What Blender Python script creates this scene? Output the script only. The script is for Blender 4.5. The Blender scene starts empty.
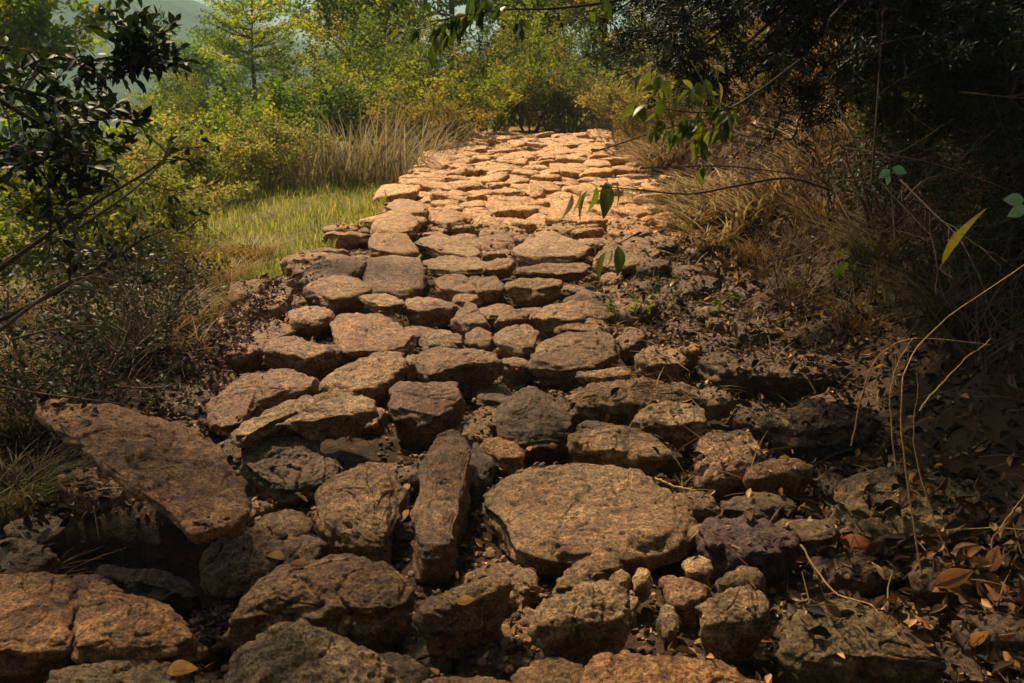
import bpy, math, random
import numpy as np
from mathutils import Vector, Matrix
from mathutils.bvhtree import BVHTree

R = math.radians
rng = np.random.default_rng(7)
random.seed(7)
scene = bpy.context.scene
COL = scene.collection

# ------------------------------------------------------------------ camera
CAM_H = 1.65
PITCH = 14.2
FPX = 900.0
cam = bpy.data.cameras.new('camera')
cam.lens = FPX / 1024 * 36
cam.sensor_width = 36
cam.clip_start = 0.05
cam.clip_end = 4000
camo = bpy.data.objects.new('camera', cam)
COL.objects.link(camo)
camo.location = (0, 0, CAM_H)
camo.rotation_euler = (R(90 - PITCH), 0, 0)
cam.dof.use_dof = True
cam.dof.focus_distance = 3.7
cam.dof.aperture_fstop = 9.0
scene.camera = camo

# ------------------------------------------------------------------ light
SUN_EL, SUN_AZ = 56.0, -32.0      # azimuth measured from straight ahead (+Y), negative = left
w = bpy.data.worlds.new('World')
scene.world = w
w.use_nodes = True
nt = w.node_tree
nt.nodes.clear()
sky = nt.nodes.new('ShaderNodeTexSky')
sky.sky_type = 'NISHITA'
sky.sun_disc = False
sky.sun_elevation = R(SUN_EL)
sky.sun_rotation = R(SUN_AZ)
sky.air_density = 1.0
sky.dust_density = 6.0
bg = nt.nodes.new('ShaderNodeBackground')
bg.inputs['Strength'].default_value = 0.05
wo = nt.nodes.new('ShaderNodeOutputWorld')
nt.links.new(sky.outputs[0], bg.inputs[0])
nt.links.new(bg.outputs[0], wo.inputs[0])
sl = bpy.data.lights.new('sun', 'SUN')
sl.energy = 5.0
sl.angle = R(1.8)
sl.color = (1.0, 0.78, 0.49)
so = bpy.data.objects.new('sun', sl)
COL.objects.link(so)
sd = Vector((math.sin(R(SUN_AZ)) * math.cos(R(SUN_EL)), math.cos(R(SUN_AZ)) * math.cos(R(SUN_EL)), math.sin(R(SUN_EL))))
so.rotation_euler = sd.to_track_quat('Z', 'Y').to_euler()
vs = scene.view_settings
vs.view_transform = 'Standard'
vs.look = 'None'
vs.gamma = 1
vs.exposure = 0.98
scene.cycles.max_bounces = 5
scene.cycles.diffuse_bounces = 1
scene.cycles.glossy_bounces = 1
scene.cycles.transmission_bounces = 3
scene.cycles.transparent_max_bounces = 6
scene.cycles.volume_bounces = 0
scene.cycles.use_denoising = True

# ------------------------------------------------------------------ helpers: picture <-> place
cp, sp_ = math.cos(R(PITCH)), math.sin(R(PITCH))
def ray(px, py):
    a = (px - 512) / FPX
    b = (341.5 - py) / FPX
    return np.array([a, cp + b * sp_, -sp_ + b * cp])     # forward distance 1
CAMP = np.array([0, 0, CAM_H])
def P(px, py, D):
    return CAMP + ray(px, py) * D

# ------------------------------------------------------------------ noise
def _hash(ix, iy, iz, seed):
    h = (ix.astype(np.int64) * 374761393 + iy.astype(np.int64) * 668265263 + iz.astype(np.int64) * 2147483647 + seed * 1274126177) & 0xFFFFFFFF
    h = ((h ^ (h >> 13)) * 1274126177) & 0xFFFFFFFF
    h = (h ^ (h >> 16)) & 0xFFFFFFFF
    h = (h * 2246822519) & 0xFFFFFFFF
    h = (h ^ (h >> 15)) & 0xFFFFFF
    return h / float(0xFFFFFF) * 2 - 1
def vnoise(p, seed=0):
    p = np.asarray(p, dtype=float)
    i = np.floor(p).astype(np.int64)
    f = p - i
    f = f * f * f * (f * (f * 6 - 15) + 10)
    x, y, z = i[..., 0], i[..., 1], i[..., 2]
    fx, fy, fz = f[..., 0], f[..., 1], f[..., 2]
    def L(a, b, t): return a + (b - a) * t
    return L(L(L(_hash(x, y, z, seed), _hash(x + 1, y, z, seed), fx), L(_hash(x, y + 1, z, seed), _hash(x + 1, y + 1, z, seed), fx), fy),
             L(L(_hash(x, y, z + 1, seed), _hash(x + 1, y, z + 1, seed), fx), L(_hash(x, y + 1, z + 1, seed), _hash(x + 1, y + 1, z + 1, seed), fx), fy), fz)
def fbm(p, octv=4, seed=0, gain=0.5, ridged=False):
    s = 0; a = 1; t = 0
    p = np.array(p, dtype=float)
    for k in range(octv):
        n = vnoise(p, seed + k * 17)
        if ridged: n = 1 - 2 * np.abs(n)
        s = s + n * a; t += a; a *= gain; p = p * 2.03 + 11.3
    return s / t

# ------------------------------------------------------------------ terrain
def smooth(t):
    t = np.clip(t, 0, 1)
    return t * t * (3 - 2 * t)
SL = 0.07
def cx(y): return np.interp(y, [0, 4, 6, 8, 11, 14, 17, 22], [0.0, -.05, -.1, .08, .2, .35, .6, 1.3])
HW = 1.5
def base(y):
    y = np.asarray(y, dtype=float)
    return np.where(y < 16.5, SL * y, SL * 16.5 + 0.3 * (1 - np.exp(-(np.maximum(y, 16.5) - 16.5) * SL / .3)) - 0.02 * np.maximum(y - 22, 0) * (y < 400) - 7.56 * (y >= 400))
def terrain(x, y):
    x = np.asarray(x, dtype=float); y = np.asarray(y, dtype=float)
    d = x - cx(y)
    z = base(y) - 0.035 + .025 * smooth((y - 3.6) / 2.4) * (np.abs(d) < 1.6)
    ll = np.maximum(-d - HW, 0); rl = np.maximum(d - HW * .9, 0)
    near = 1 - smooth((y - 4.6) / 2.0)
    z = z + near * (0.30 * smooth((ll - .15) / 1.2)) + (1 - near) * (-0.16 * smooth(ll / .5))
    z = z - .04 * np.minimum(ll, 8) - 9 * smooth((ll - 9) / 26)
    z = z + 1.45 * smooth(rl / 2.6) + .14 * np.minimum(rl, 12)
    p = np.stack([x, y, np.zeros_like(x)], -1)
    amp = np.clip(.25 + (ll + rl) * .6, .25, 1)
    z = z + .10 * amp * fbm(p * 1.1, 3, 3) + .025 * fbm(p * 7, 3, 5)
    z = z + .16 * smooth(rl / .8) * fbm(p * 2.3, 3, 23)
    far = np.hypot(x, y)
    z = z + np.clip((far - 30) / 100, 0, 1) * 2.0 * fbm(p * .03, 3, 9)
    # hollows under the big slab at the left front of the path
    z = z - .42 * np.exp(-(((x + 1.46) / .44) ** 4 + ((y - 2.80) / .29) ** 4))
    return z
def tz(x, y): return float(terrain(np.array([x]), np.array([y]))[0])
def ground_at(px, py, extra=0.0):
    """the spot on the terrain seen at a pixel"""
    r = ray(px, py)
    t = 1.5
    for i in range(900):
        q = CAMP + r * t
        if q[2] < tz(q[0], q[1]) + extra: break
        t *= 1.012
    return q

# ------------------------------------------------------------------ mesh helpers
def build(name, V, faces, mat=None, parent=None, rnd=None, smooth_=True, mats=None, mat_idx=None, origin=None):
    V = np.asarray(V, dtype=np.float32)
    if origin is not None: V = V - np.asarray(origin, dtype=np.float32)
    me = bpy.data.meshes.new(name)
    loops = np.concatenate([f.reshape(-1) for f in faces]).astype(np.int32)
    sizes = np.concatenate([np.full(len(f), f.shape[1], dtype=np.int32) for f in faces])
    starts = np.concatenate([[0], np.cumsum(sizes)[:-1]]).astype(np.int32)
    me.vertices.add(len(V)); me.vertices.foreach_set('co', V.reshape(-1))
    me.loops.add(len(loops)); me.loops.foreach_set('vertex_index', loops)
    me.polygons.add(len(sizes)); me.polygons.foreach_set('loop_start', starts); me.polygons.foreach_set('loop_total', sizes)
    me.polygons.foreach_set('use_smooth', np.full(len(sizes), smooth_, dtype=bool))
    if rnd is not None:
        a = me.attributes.new('rnd', 'FLOAT', 'POINT'); a.data.foreach_set('value', np.asarray(rnd, dtype=np.float32))
    me.update(calc_edges=True)
    me.validate()
    if mats:
        for m in mats: me.materials.append(m)
    elif mat: me.materials.append(mat)
    o = bpy.data.objects.new(name, me)
    COL.objects.link(o)
    if parent is not None: o.parent = parent
    if origin is not None and parent is None: o.location = [float(c) for c in origin]
    return o
def tag(o, label=None, cat=None, group=None, kind=None):
    if label: o['label'] = label
    if cat: o['category'] = cat
    if group: o['group'] = group
    if kind: o['kind'] = kind
    return o
def empty(name, loc, label=None, cat=None, group=None):
    o = bpy.data.objects.new(name, None)
    COL.objects.link(o)
    o.location = [float(c) for c in loc]
    o.empty_display_size = .1
    return tag(o, label, cat, group)
def copy_thing(o, loc, rz=0, sc=1, label=None, color=None):
    c = o.copy(); COL.objects.link(c)
    c.location = [float(v) for v in loc]; c.rotation_euler = (0, 0, rz)
    c.scale = sc if hasattr(sc, '__len__') else (sc, sc, sc)
    if label: c['label'] = label
    if color: c.color = color
    for ch in o.children:
        k = ch.copy(); COL.objects.link(k); k.parent = c
        if color: k.color = color
    return c

def grid_heightfield(xs, ys, zf):
    X, Y = np.meshgrid(xs, ys)
    Z = zf(X, Y)
    V = np.stack([X, Y, Z], -1).reshape(-1, 3)
    nx, ny = len(xs), len(ys)
    i = np.arange(nx * ny).reshape(ny, nx)
    F = np.stack([i[:-1, :-1], i[:-1, 1:], i[1:, 1:], i[1:, :-1]], -1).reshape(-1, 4)
    return V, F

def tubes(paths, k=6):
    """paths: list of (pts (n,3), radii (n,))"""
    Vs, Fs = [], []; off = 0
    for pts, rad in paths:
        pts = np.asarray(pts, float); rad = np.asarray(rad, float)
        n = len(pts)
        if n < 2: continue
        t = np.gradient(pts, axis=0); t /= np.linalg.norm(t, axis=1, keepdims=True) + 1e-9
        up = np.array([0.0, 0, 1]) if abs(t[0][2]) < .9 else np.array([1.0, 0, 0])
        a = np.cross(t, up); a /= np.linalg.norm(a, axis=1, keepdims=True) + 1e-9
        b = np.cross(t, a)
        th = np.arange(k) / k * 2 * np.pi
        ring = pts[:, None] + rad[:, None, None] * (np.cos(th)[None, :, None] * a[:, None] + np.sin(th)[None, :, None] * b[:, None])
        V = ring.reshape(-1, 3)
        i = np.arange(n * k).reshape(n, k) + off
        F = np.stack([i[:-1], np.roll(i, -1, 1)[:-1], np.roll(i, -1, 1)[1:], i[1:]], -1).reshape(-1, 4)
        Vs.append(V); Fs.append(F); off += len(V)
    return np.concatenate(Vs), np.concatenate(Fs)

def rot_from(dirs, roll=None):
    """rotation matrices whose +Y column is dirs and +Z column as upright as roll leaves it"""
    d = dirs / (np.linalg.norm(dirs, axis=1, keepdims=True) + 1e-9)
    n = len(d)
    up = np.tile(np.array([0, 0, 1.0]), (n, 1)); bad = np.abs(d[:, 2]) > .97; up[bad] = [1, 0, 0]
    x = np.cross(d, up); x /= np.linalg.norm(x, axis=1, keepdims=True) + 1e-9
    z = np.cross(x, d)
    if roll is not None:
        c, s = np.cos(roll)[:, None], np.sin(roll)[:, None]
        x, z = x * c + z * s, z * c - x * s
    return np.stack([x, d, z], -1)      # columns
def scatter(TV, TF, pos, rots, scale, rnd=None):
    n, m = len(pos), len(TV)
    scale = np.asarray(scale, float)
    S = scale if scale.ndim == 2 else np.repeat(scale[:, None], 3, 1)
    V = np.einsum('nij,nmj->nmi', rots, TV[None] * S[:, None, :]) + pos[:, None]
    F = [(f[None] + (np.arange(n) * m)[:, None, None]).reshape(-1, f.shape[1]) for f in TF]
    if rnd is None: rnd = rng.random(n)
    return V.reshape(-1, 3), F, np.repeat(rnd, m)

# leaf templates, length along +Y, unit length
def leaf_template(width=.45, fold=.12, droop=.18, seg=4):
    ys = np.linspace(0, 1, seg + 1)
    V = [];
    for y in ys:
        ww = width / 2 * math.sin(math.pi * min(1, y ** .8)) if 0 < y < 1 else 0.012
        z = -droop * y * y
        V += [(-ww, y, z + fold * ww * 2), (0, y, z), (ww, y, z + fold * ww * 2)]
    V = np.array(V); F = []
    for i in range(seg):
        a = i * 3
        F += [(a, a + 1, a + 4, a + 3), (a + 1, a + 2, a + 5, a + 4)]
    return V, [np.array(F)]
LEAF = leaf_template()
LEAF_W = leaf_template(.62, .08, .12)
LEAF_N = leaf_template(.24, .10, .35, 5)
LEAF_CURL = leaf_template(.5, .55, -.25, 4)
DIAMOND = (np.array([(0, 0, 0), (.3, .45, .05), (0, 1, -.05), (-.3, .45, .05)]), [np.array([(0, 1, 2, 3)])])
STRAW = (np.array([(-.012, 0, 0), (.012, 0, 0), (.02, .5, .05), (-.006, .5, .05), (.03, 1, 0), (.022, 1, 0)]), [np.array([(0, 1, 2, 3), (3, 2, 4, 5)])])
NEEDLE = (np.array([(0, 0, 0), (.1, .4, .02), (0, 1, 0), (-.1, .4, .02)]), [np.array([(0, 1, 2, 3)])])
def blade_template(seg=4, bend=.5, wd=.05):
    t = np.linspace(0, 1, seg + 1)
    V = []
    for q in t:
        ww = wd / 2 * (1 - q ** 1.6) + .003
        V += [(-ww, bend * q * q, q * (1 - .25 * bend * q)), (ww, bend * q * q, q * (1 - .25 * bend * q))]
    F = [(2 * i, 2 * i + 1, 2 * i + 3, 2 * i + 2) for i in range(seg)]
    return np.array(V), [np.array(F)]
BLADE = blade_template(3, .45, .035)
BLADE_DROOP = blade_template(6, 1.3, .03)
def rot_z(a):
    c, s = np.cos(a), np.sin(a); o = np.zeros_like(a); l = np.ones_like(a)
    return np.stack([np.stack([c, -s, o], -1), np.stack([s, c, o], -1), np.stack([o, o, l], -1)], -2)

# ------------------------------------------------------------------ materials
def new_mat(name):
    m = bpy.data.materials.new(name); m.use_nodes = True
    m.node_tree.nodes.clear()
    return m, m.node_tree
def N(t, typ, **kw):
    n = t.nodes.new(typ)
    for k, v in kw.items():
        if k in n.inputs.keys(): n.inputs[k].default_value = v
        else: setattr(n, k, v)
    return n
def ramp(t, fac, stops):
    r = t.nodes.new('ShaderNodeValToRGB')
    e = r.color_ramp.elements
    while len(e) < len(stops): e.new(.5)
    for i, (p, c) in enumerate(stops):
        e[i].position = p; e[i].color = (*c, 1) if len(c) == 3 else c
    t.links.new(fac, r.inputs[0])
    return r.outputs[0]
def mixc(t, fac, a, b, mode='MIX'):
    m = t.nodes.new('ShaderNodeMix'); m.data_type = 'RGBA'; m.blend_type = mode
    for sock, v in ((m.inputs['Factor'], fac), (m.inputs['A'], a), (m.inputs['B'], b)):
        pass
    ins = [s for s in m.inputs if s.enabled]
    for s, v in zip(ins, (fac, a, b)):
        if isinstance(v, (int, float)): s.default_value = v
        elif isinstance(v, tuple): s.default_value = (*v, 1)
        else: t.links.new(v, s)
    return [o for o in m.outputs if o.enabled][0]
def noise(t, co, scale, detail=5, rough=.6, dist=0.0):
    n = N(t, 'ShaderNodeTexNoise'); n.inputs['Scale'].default_value = scale; n.inputs['Detail'].default_value = detail
    n.inputs['Roughness'].default_value = rough; n.inputs['Distortion'].default_value = dist
    if co is not None: t.links.new(co, n.inputs['Vector'])
    return n.outputs[0]
def finish(t, col, rough=.85, normal=None, spec=.3, transl=None):
    b = N(t, 'ShaderNodeBsdfPrincipled')
    t.links.new(col, b.inputs['Base Color'])
    if isinstance(rough, (int, float)): b.inputs['Roughness'].default_value = rough
    else: t.links.new(rough, b.inputs['Roughness'])
    b.inputs['Specular IOR Level'].default_value = spec
    if normal is not None: t.links.new(normal, b.inputs['Normal'])
    out = N(t, 'ShaderNodeOutputMaterial')
    if transl:
        tr = N(t, 'ShaderNodeBsdfTranslucent'); t.links.new(transl[1], tr.inputs['Color'])
        mx = N(t, 'ShaderNodeMixShader'); mx.inputs[0].default_value = transl[0]
        t.links.new(b.outputs[0], mx.inputs[1]); t.links.new(tr.outputs[0], mx.inputs[2])
        t.links.new(mx.outputs[0], out.inputs[0])
    else: t.links.new(b.outputs[0], out.inputs[0])
def bump(t, h, strength, dist, prev=None):
    b = N(t, 'ShaderNodeBump'); b.inputs['Strength'].default_value = strength; b.inputs['Distance'].default_value = dist
    t.links.new(h, b.inputs['Height'])
    if prev is not None: t.links.new(prev, b.inputs['Normal'])
    return b.outputs[0]

def stone_material():
    m, t = new_mat('weathered_stone')
    tc = N(t, 'ShaderNodeTexCoord'); oi = N(t, 'ShaderNodeObjectInfo')
    add = N(t, 'ShaderNodeVectorMath', operation='ADD'); sc = N(t, 'ShaderNodeVectorMath', operation='SCALE')
    comb = N(t, 'ShaderNodeCombineXYZ')
    for k in range(3): t.links.new(oi.outputs['Random'], comb.inputs[k])
    t.links.new(comb.outputs[0], sc.inputs[0]); sc.inputs['Scale'].default_value = 37.0
    t.links.new(tc.outputs['Object'], add.inputs[0]); t.links.new(sc.outputs[0], add.inputs[1])
    co = add.outputs[0]
    big = noise(t, co, 5, 5, .6, .3)
    med = noise(t, co, 26, 6, .7, .4)
    fine = noise(t, co, 105, 6, .8)
    c1 = ramp(t, med, [(.32, (.16, .13, .11)), (.44, (.55, .50, .45)), (.56, (.95, .92, .88)), (.70, (1.5, 1.42, 1.3))])
    c2 = ramp(t, big, [(.3, (.80, .66, .56)), (.5, (1, .96, .92)), (.68, (.95, .97, .86))])
    c3 = ramp(t, fine, [(.38, (.14, .125, .115)), (.5, (.95, .95, .95)), (.62, (1.9, 1.82, 1.66))])
    col = mixc(t, 1.0, oi.outputs['Color'], c1, 'MULTIPLY')
    col = mixc(t, 1.0, col, c2, 'MULTIPLY')
    col = mixc(t, 1.0, col, c3, 'MULTIPLY')
    # pale lichen flecks and rusty iron stains
    li = ramp(t, noise(t, co, 48, 4, .6, 1.2), [(.60, (0, 0, 0)), (.68, (1, 1, 1))])
    col = mixc(t, mathn(t, 'MULTIPLY', li, .30), col, (.30, .28, .20))
    ru = ramp(t, noise(t, co, 9, 5, .7, .8), [(.52, (0, 0, 0)), (.66, (1, 1, 1))])
    col = mixc(t, mathn(t, 'MULTIPLY', ru, .45), col, (.21, .085, .032))
    v = N(t, 'ShaderNodeTexVoronoi'); v.inputs['Scale'].default_value = 75; t.links.new(co, v.inputs['Vector'])
    pit = ramp(t, v.outputs['Distance'], [(.0, (0, 0, 0)), (.35, (1, 1, 1))])
    # bedding planes
    mp = N(t, 'ShaderNodeMapping'); mp.inputs['Scale'].default_value = (2.5, 2.5, 26); mp.inputs['Rotation'].default_value = (.12, .08, 0)
    t.links.new(co, mp.inputs['Vector'])
    bed = noise(t, mp.outputs[0], 2.2, 4, .6)
    n1 = bump(t, bed, .45, .015)
    n2 = bump(t, med, 1.0, .022, n1)
    n3 = bump(t, pit, .35, .004, n2)
    n4 = bump(t, fine, 1.0, .010, n3)
    ro = ramp(t, med, [(.3, (.48, .48, .48)), (.7, (.8, .8, .8))])
    finish(t, col, ro, n4, .42)
    return m
def mathn(t, op, a, b=None):
    n = N(t, 'ShaderNodeMath', operation=op)
    for i, v in enumerate((a, b)):
        if v is None: continue
        if isinstance(v, (int, float)): n.inputs[i].default_value = v
        else: t.links.new(v, n.inputs[i])
    return n.outputs[0]
M_STONE = stone_material()

def ground_material():
    m, t = new_mat('soil')
    g = N(t, 'ShaderNodeNewGeometry'); co = g.outputs['Position']
    big = noise(t, co, 1.3, 5, .6)
    med = noise(t, co, 14, 6, .7)
    fine = noise(t, co, 70, 5, .75)
    c = ramp(t, med, [(.3, (.016, .010, .007)), (.5, (.045, .027, .016)), (.7, (.10, .062, .034))])
    c2 = ramp(t, fine, [(.3, (.45, .42, .4)), (.7, (1.5, 1.4, 1.3))])
    c = mixc(t, 1.0, c, c2, 'MULTIPLY')
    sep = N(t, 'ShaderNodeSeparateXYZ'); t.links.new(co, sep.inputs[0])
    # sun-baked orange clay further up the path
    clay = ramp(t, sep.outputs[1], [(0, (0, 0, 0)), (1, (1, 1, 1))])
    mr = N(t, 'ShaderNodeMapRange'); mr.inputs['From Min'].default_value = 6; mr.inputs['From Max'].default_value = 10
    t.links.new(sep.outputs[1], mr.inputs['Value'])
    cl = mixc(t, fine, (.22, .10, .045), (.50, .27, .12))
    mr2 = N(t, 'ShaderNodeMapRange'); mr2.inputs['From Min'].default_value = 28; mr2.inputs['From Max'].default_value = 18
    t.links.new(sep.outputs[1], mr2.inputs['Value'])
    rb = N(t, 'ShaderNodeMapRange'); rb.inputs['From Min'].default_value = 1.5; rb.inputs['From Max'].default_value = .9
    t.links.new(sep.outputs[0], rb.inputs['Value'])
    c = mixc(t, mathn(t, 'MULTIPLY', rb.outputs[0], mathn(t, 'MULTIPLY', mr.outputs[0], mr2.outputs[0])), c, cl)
    # green turf to the left of the path
    lf = N(t, 'ShaderNodeMapRange'); lf.inputs['From Min'].default_value = -1.5; lf.inputs['From Max'].default_value = -2.0
    t.links.new(sep.outputs[0], lf.inputs['Value'])
    ff = N(t, 'ShaderNodeMapRange'); ff.inputs['From Min'].default_value = 5.5; ff.inputs['From Max'].default_value = 7
    t.links.new(sep.outputs[1], ff.inputs['Value'])
    gm = mathn(t, 'MULTIPLY', lf.outputs[0], ff.outputs[0])
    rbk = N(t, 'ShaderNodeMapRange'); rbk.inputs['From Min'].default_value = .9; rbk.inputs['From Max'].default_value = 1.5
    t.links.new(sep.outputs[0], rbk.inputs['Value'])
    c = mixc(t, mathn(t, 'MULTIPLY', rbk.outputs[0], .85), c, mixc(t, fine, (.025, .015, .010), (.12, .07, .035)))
    far = N(t, 'ShaderNodeMapRange'); far.inputs['From Min'].default_value = 18; far.inputs['From Max'].default_value = 24
    t.links.new(sep.outputs[1], far.inputs['Value'])
    gm = mathn(t, 'MAXIMUM', gm, far.outputs[0])
    gc = mixc(t, med, (.10, .085, .03), (.10, .12, .035))
    c = mixc(t, mathn(t, 'MULTIPLY', gm, .9), c, gc)
    n = bump(t, med, .9, .03); n = bump(t, fine, .8, .008, n)
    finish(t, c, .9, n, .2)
    return m
M_SOIL = ground_material()

def leaf_material(name, stops, tr=.35, rough=.5, spec=.35, trc=1.6, objcol=True, dry=False):
    """stops: colours picked per leaf by its own random number"""
    m, t = new_mat(name)
    a = N(t, 'ShaderNodeAttribute', attribute_name='rnd')
    c = ramp(t, a.outputs['Fac'], stops)
    g = N(t, 'ShaderNodeNewGeometry')
    nz = noise(t, g.outputs['Position'], 60, 3, .6)
    c = mixc(t, .5, c, ramp(t, nz, [(.3, (.55, .55, .5)), (.7, (1.35, 1.3, 1.2))]), 'MULTIPLY')
    if objcol:
        oi = N(t, 'ShaderNodeObjectInfo')
        c = mixc(t, 1.0, c, oi.outputs['Color'], 'MULTIPLY')
    tc = mixc(t, 1.0, c, (1.15, .98, .8) if dry else (trc * .95, trc * 1.0, trc * .65), 'MULTIPLY')
    finish(t, c, rough, None, spec, (tr, tc) if tr else None)
    return m
M_GREEN = leaf_material('yellow_green_foliage', [(0, (.035, .06, .012)), (.3, (.08, .115, .018)), (.6, (.15, .19, .025)), (.84, (.25, .25, .03)), (.93, (.30, .18, .03)), (1, (.32, .12, .03))], .45, .65, .12)
M_AUTUMN = leaf_material('mixed_autumn_foliage', [(0, (.06, .07, .025)), (.3, (.13, .15, .04)), (.6, (.22, .22, .06)), (.82, (.30, .25, .09)), (.93, (.28, .12, .05)), (1, (.38, .30, .18))], .35, .65, .12)
M_DARK = leaf_material('dark_glossy_leaf', [(0, (.010, .020, .008)), (.5, (.020, .036, .012)), (.85, (.035, .055, .016)), (1, (.07, .085, .02))], .15, .5, .25)
M_CONIFER = leaf_material('dark_conifer_foliage', [(0, (.008, .014, .007)), (.6, (.016, .026, .010)), (.9, (.03, .042, .012)), (1, (.05, .055, .016))], .12, .5, .3)
M_BROAD = leaf_material('drooping_green_leaf', [(0, (.05, .085, .012)), (.5, (.10, .13, .02)), (.8, (.17, .18, .02)), (1, (.24, .16, .03))], .45, .4, .4)
M_TEAL = leaf_material('pale_blue_green_leaf', [(0, (.16, .30, .20)), (1, (.22, .38, .26))], .2, .5, .4)
M_GRASS = leaf_material('meadow_grass', [(0, (.12, .14, .025)), (.35, (.22, .25, .04)), (.7, (.34, .33, .06)), (1, (.42, .32, .12))], .4, .6, .2)
M_DRY = leaf_material('dry_grass', [(0, (.10, .07, .035)), (.3, (.22, .155, .075)), (.7, (.34, .26, .14)), (.9, (.20, .20, .06)), (1, (.44, .36, .22))], .35, .65, .2, dry=True)
M_LITTER = leaf_material('dead_leaf', [(0, (.012, .008, .006)), (.45, (.04, .022, .013)), (.78, (.09, .05, .026)), (.92, (.20, .12, .055)), (1, (.42, .29, .15))], .1, .65, .2)
M_PURPLE = leaf_material('purple_brown_litter', [(0, (.03, .014, .016)), (.5, (.10, .045, .05)), (.85, (.22, .13, .14)), (1, (.42, .30, .30))], .1, .6, .35)
M_TAN = leaf_material('tan_leaf', [(0, (.42, .27, .13)), (1, (.46, .31, .16))], .15, .6, .3)
def bark_material(name, a, b):
    m, t = new_mat(name)
    tc = N(t, 'ShaderNodeNewGeometry')
    n = noise(t, tc.outputs['Position'], 30, 6, .7, .6)
    c = ramp(t, n, [(.3, a), (.7, b)])
    finish(t, c, .85, bump(t, n, .8, .01), .2)
    return m
M_BARK = bark_material('grey_brown_bark', (.035, .024, .017), (.13, .095, .07))
M_TWIG = bark_material('dry_twig', (.10, .065, .045), (.26, .18, .13))
M_STALK = bark_material('orange_straw_stalk', (.45, .24, .09), (.66, .42, .20))

# ------------------------------------------------------------------ SETTING
xs = np.concatenate([-3.0 - np.geomspace(.04, 700, 60)[::-1], np.arange(-3.0, 3.4, .032), 3.4 + np.geomspace(.04, 700, 60)])
ys = np.concatenate([0.8 - np.geomspace(.05, 60, 24)[::-1], np.arange(.8, 17.6, .036), 17.6 + np.geomspace(.05, 1200, 60)])
V, F = grid_heightfield(xs, ys, terrain)
ground = build('ground', V, [F], M_SOIL); tag(ground, kind='structure')

def hill_material():
    m, t = new_mat('wooded_hillside')
    g = N(t, 'ShaderNodeNewGeometry')
    n = noise(t, g.outputs['Position'], .12, 6, .7)
    c = ramp(t, n, [(.35, (.010, .022, .010)), (.55, (.022, .04, .016)), (.7, (.045, .055, .022))])
    finish(t, c, .9, bump(t, n, 1, 4), .1)
    return m
def hillz(X, Y):
    crest = np.interp(X, [-900, -500, -330, -215, -150, -100, -40, 300, 700], [135, 125, 105, 82, 52, 40, 32, 26, 22])
    prof = smooth((Y - 170) / 330)
    z = -12 + crest * prof
    p = np.stack([X, Y, 0 * X], -1)
    return z + 14 * prof * fbm(p * .012, 4, 41) + 3.0 * fbm(p * .09, 3, 43)
V, F = grid_heightfield(np.linspace(-900, 700, 260), np.linspace(150, 760, 130), hillz)
hill = build('hill', V, [F], hill_material()); tag(hill, kind='structure')

# ------------------------------------------------------------------ STONES
def resample(poly, n):
    """closed Catmull-Rom through the outline, evenly spaced"""
    p = np.asarray(poly, float); k = len(p)
    out = []
    for i in range(k):
        p0, p1, p2, p3 = p[i - 1], p[i], p[(i + 1) % k], p[(i + 2) % k]
        for t in np.linspace(0, 1, 12, endpoint=False):
            out.append(.5 * ((2 * p1) + (-p0 + p2) * t + (2 * p0 - 5 * p1 + 4 * p2 - p3) * t * t + (-p0 + 3 * p1 - 3 * p2 + p3) * t ** 3))
    out = np.array(out)
    seg = np.linalg.norm(np.roll(out, -1, 0) - out, axis=1); s = np.concatenate([[0], np.cumsum(seg)])
    q = np.linspace(0, s[-1], n, endpoint=False)
    cl = np.vstack([out, out[:1]])
    return np.stack([np.interp(q, s, cl[:, j]) for j in range(cl.shape[1])], -1)

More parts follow.
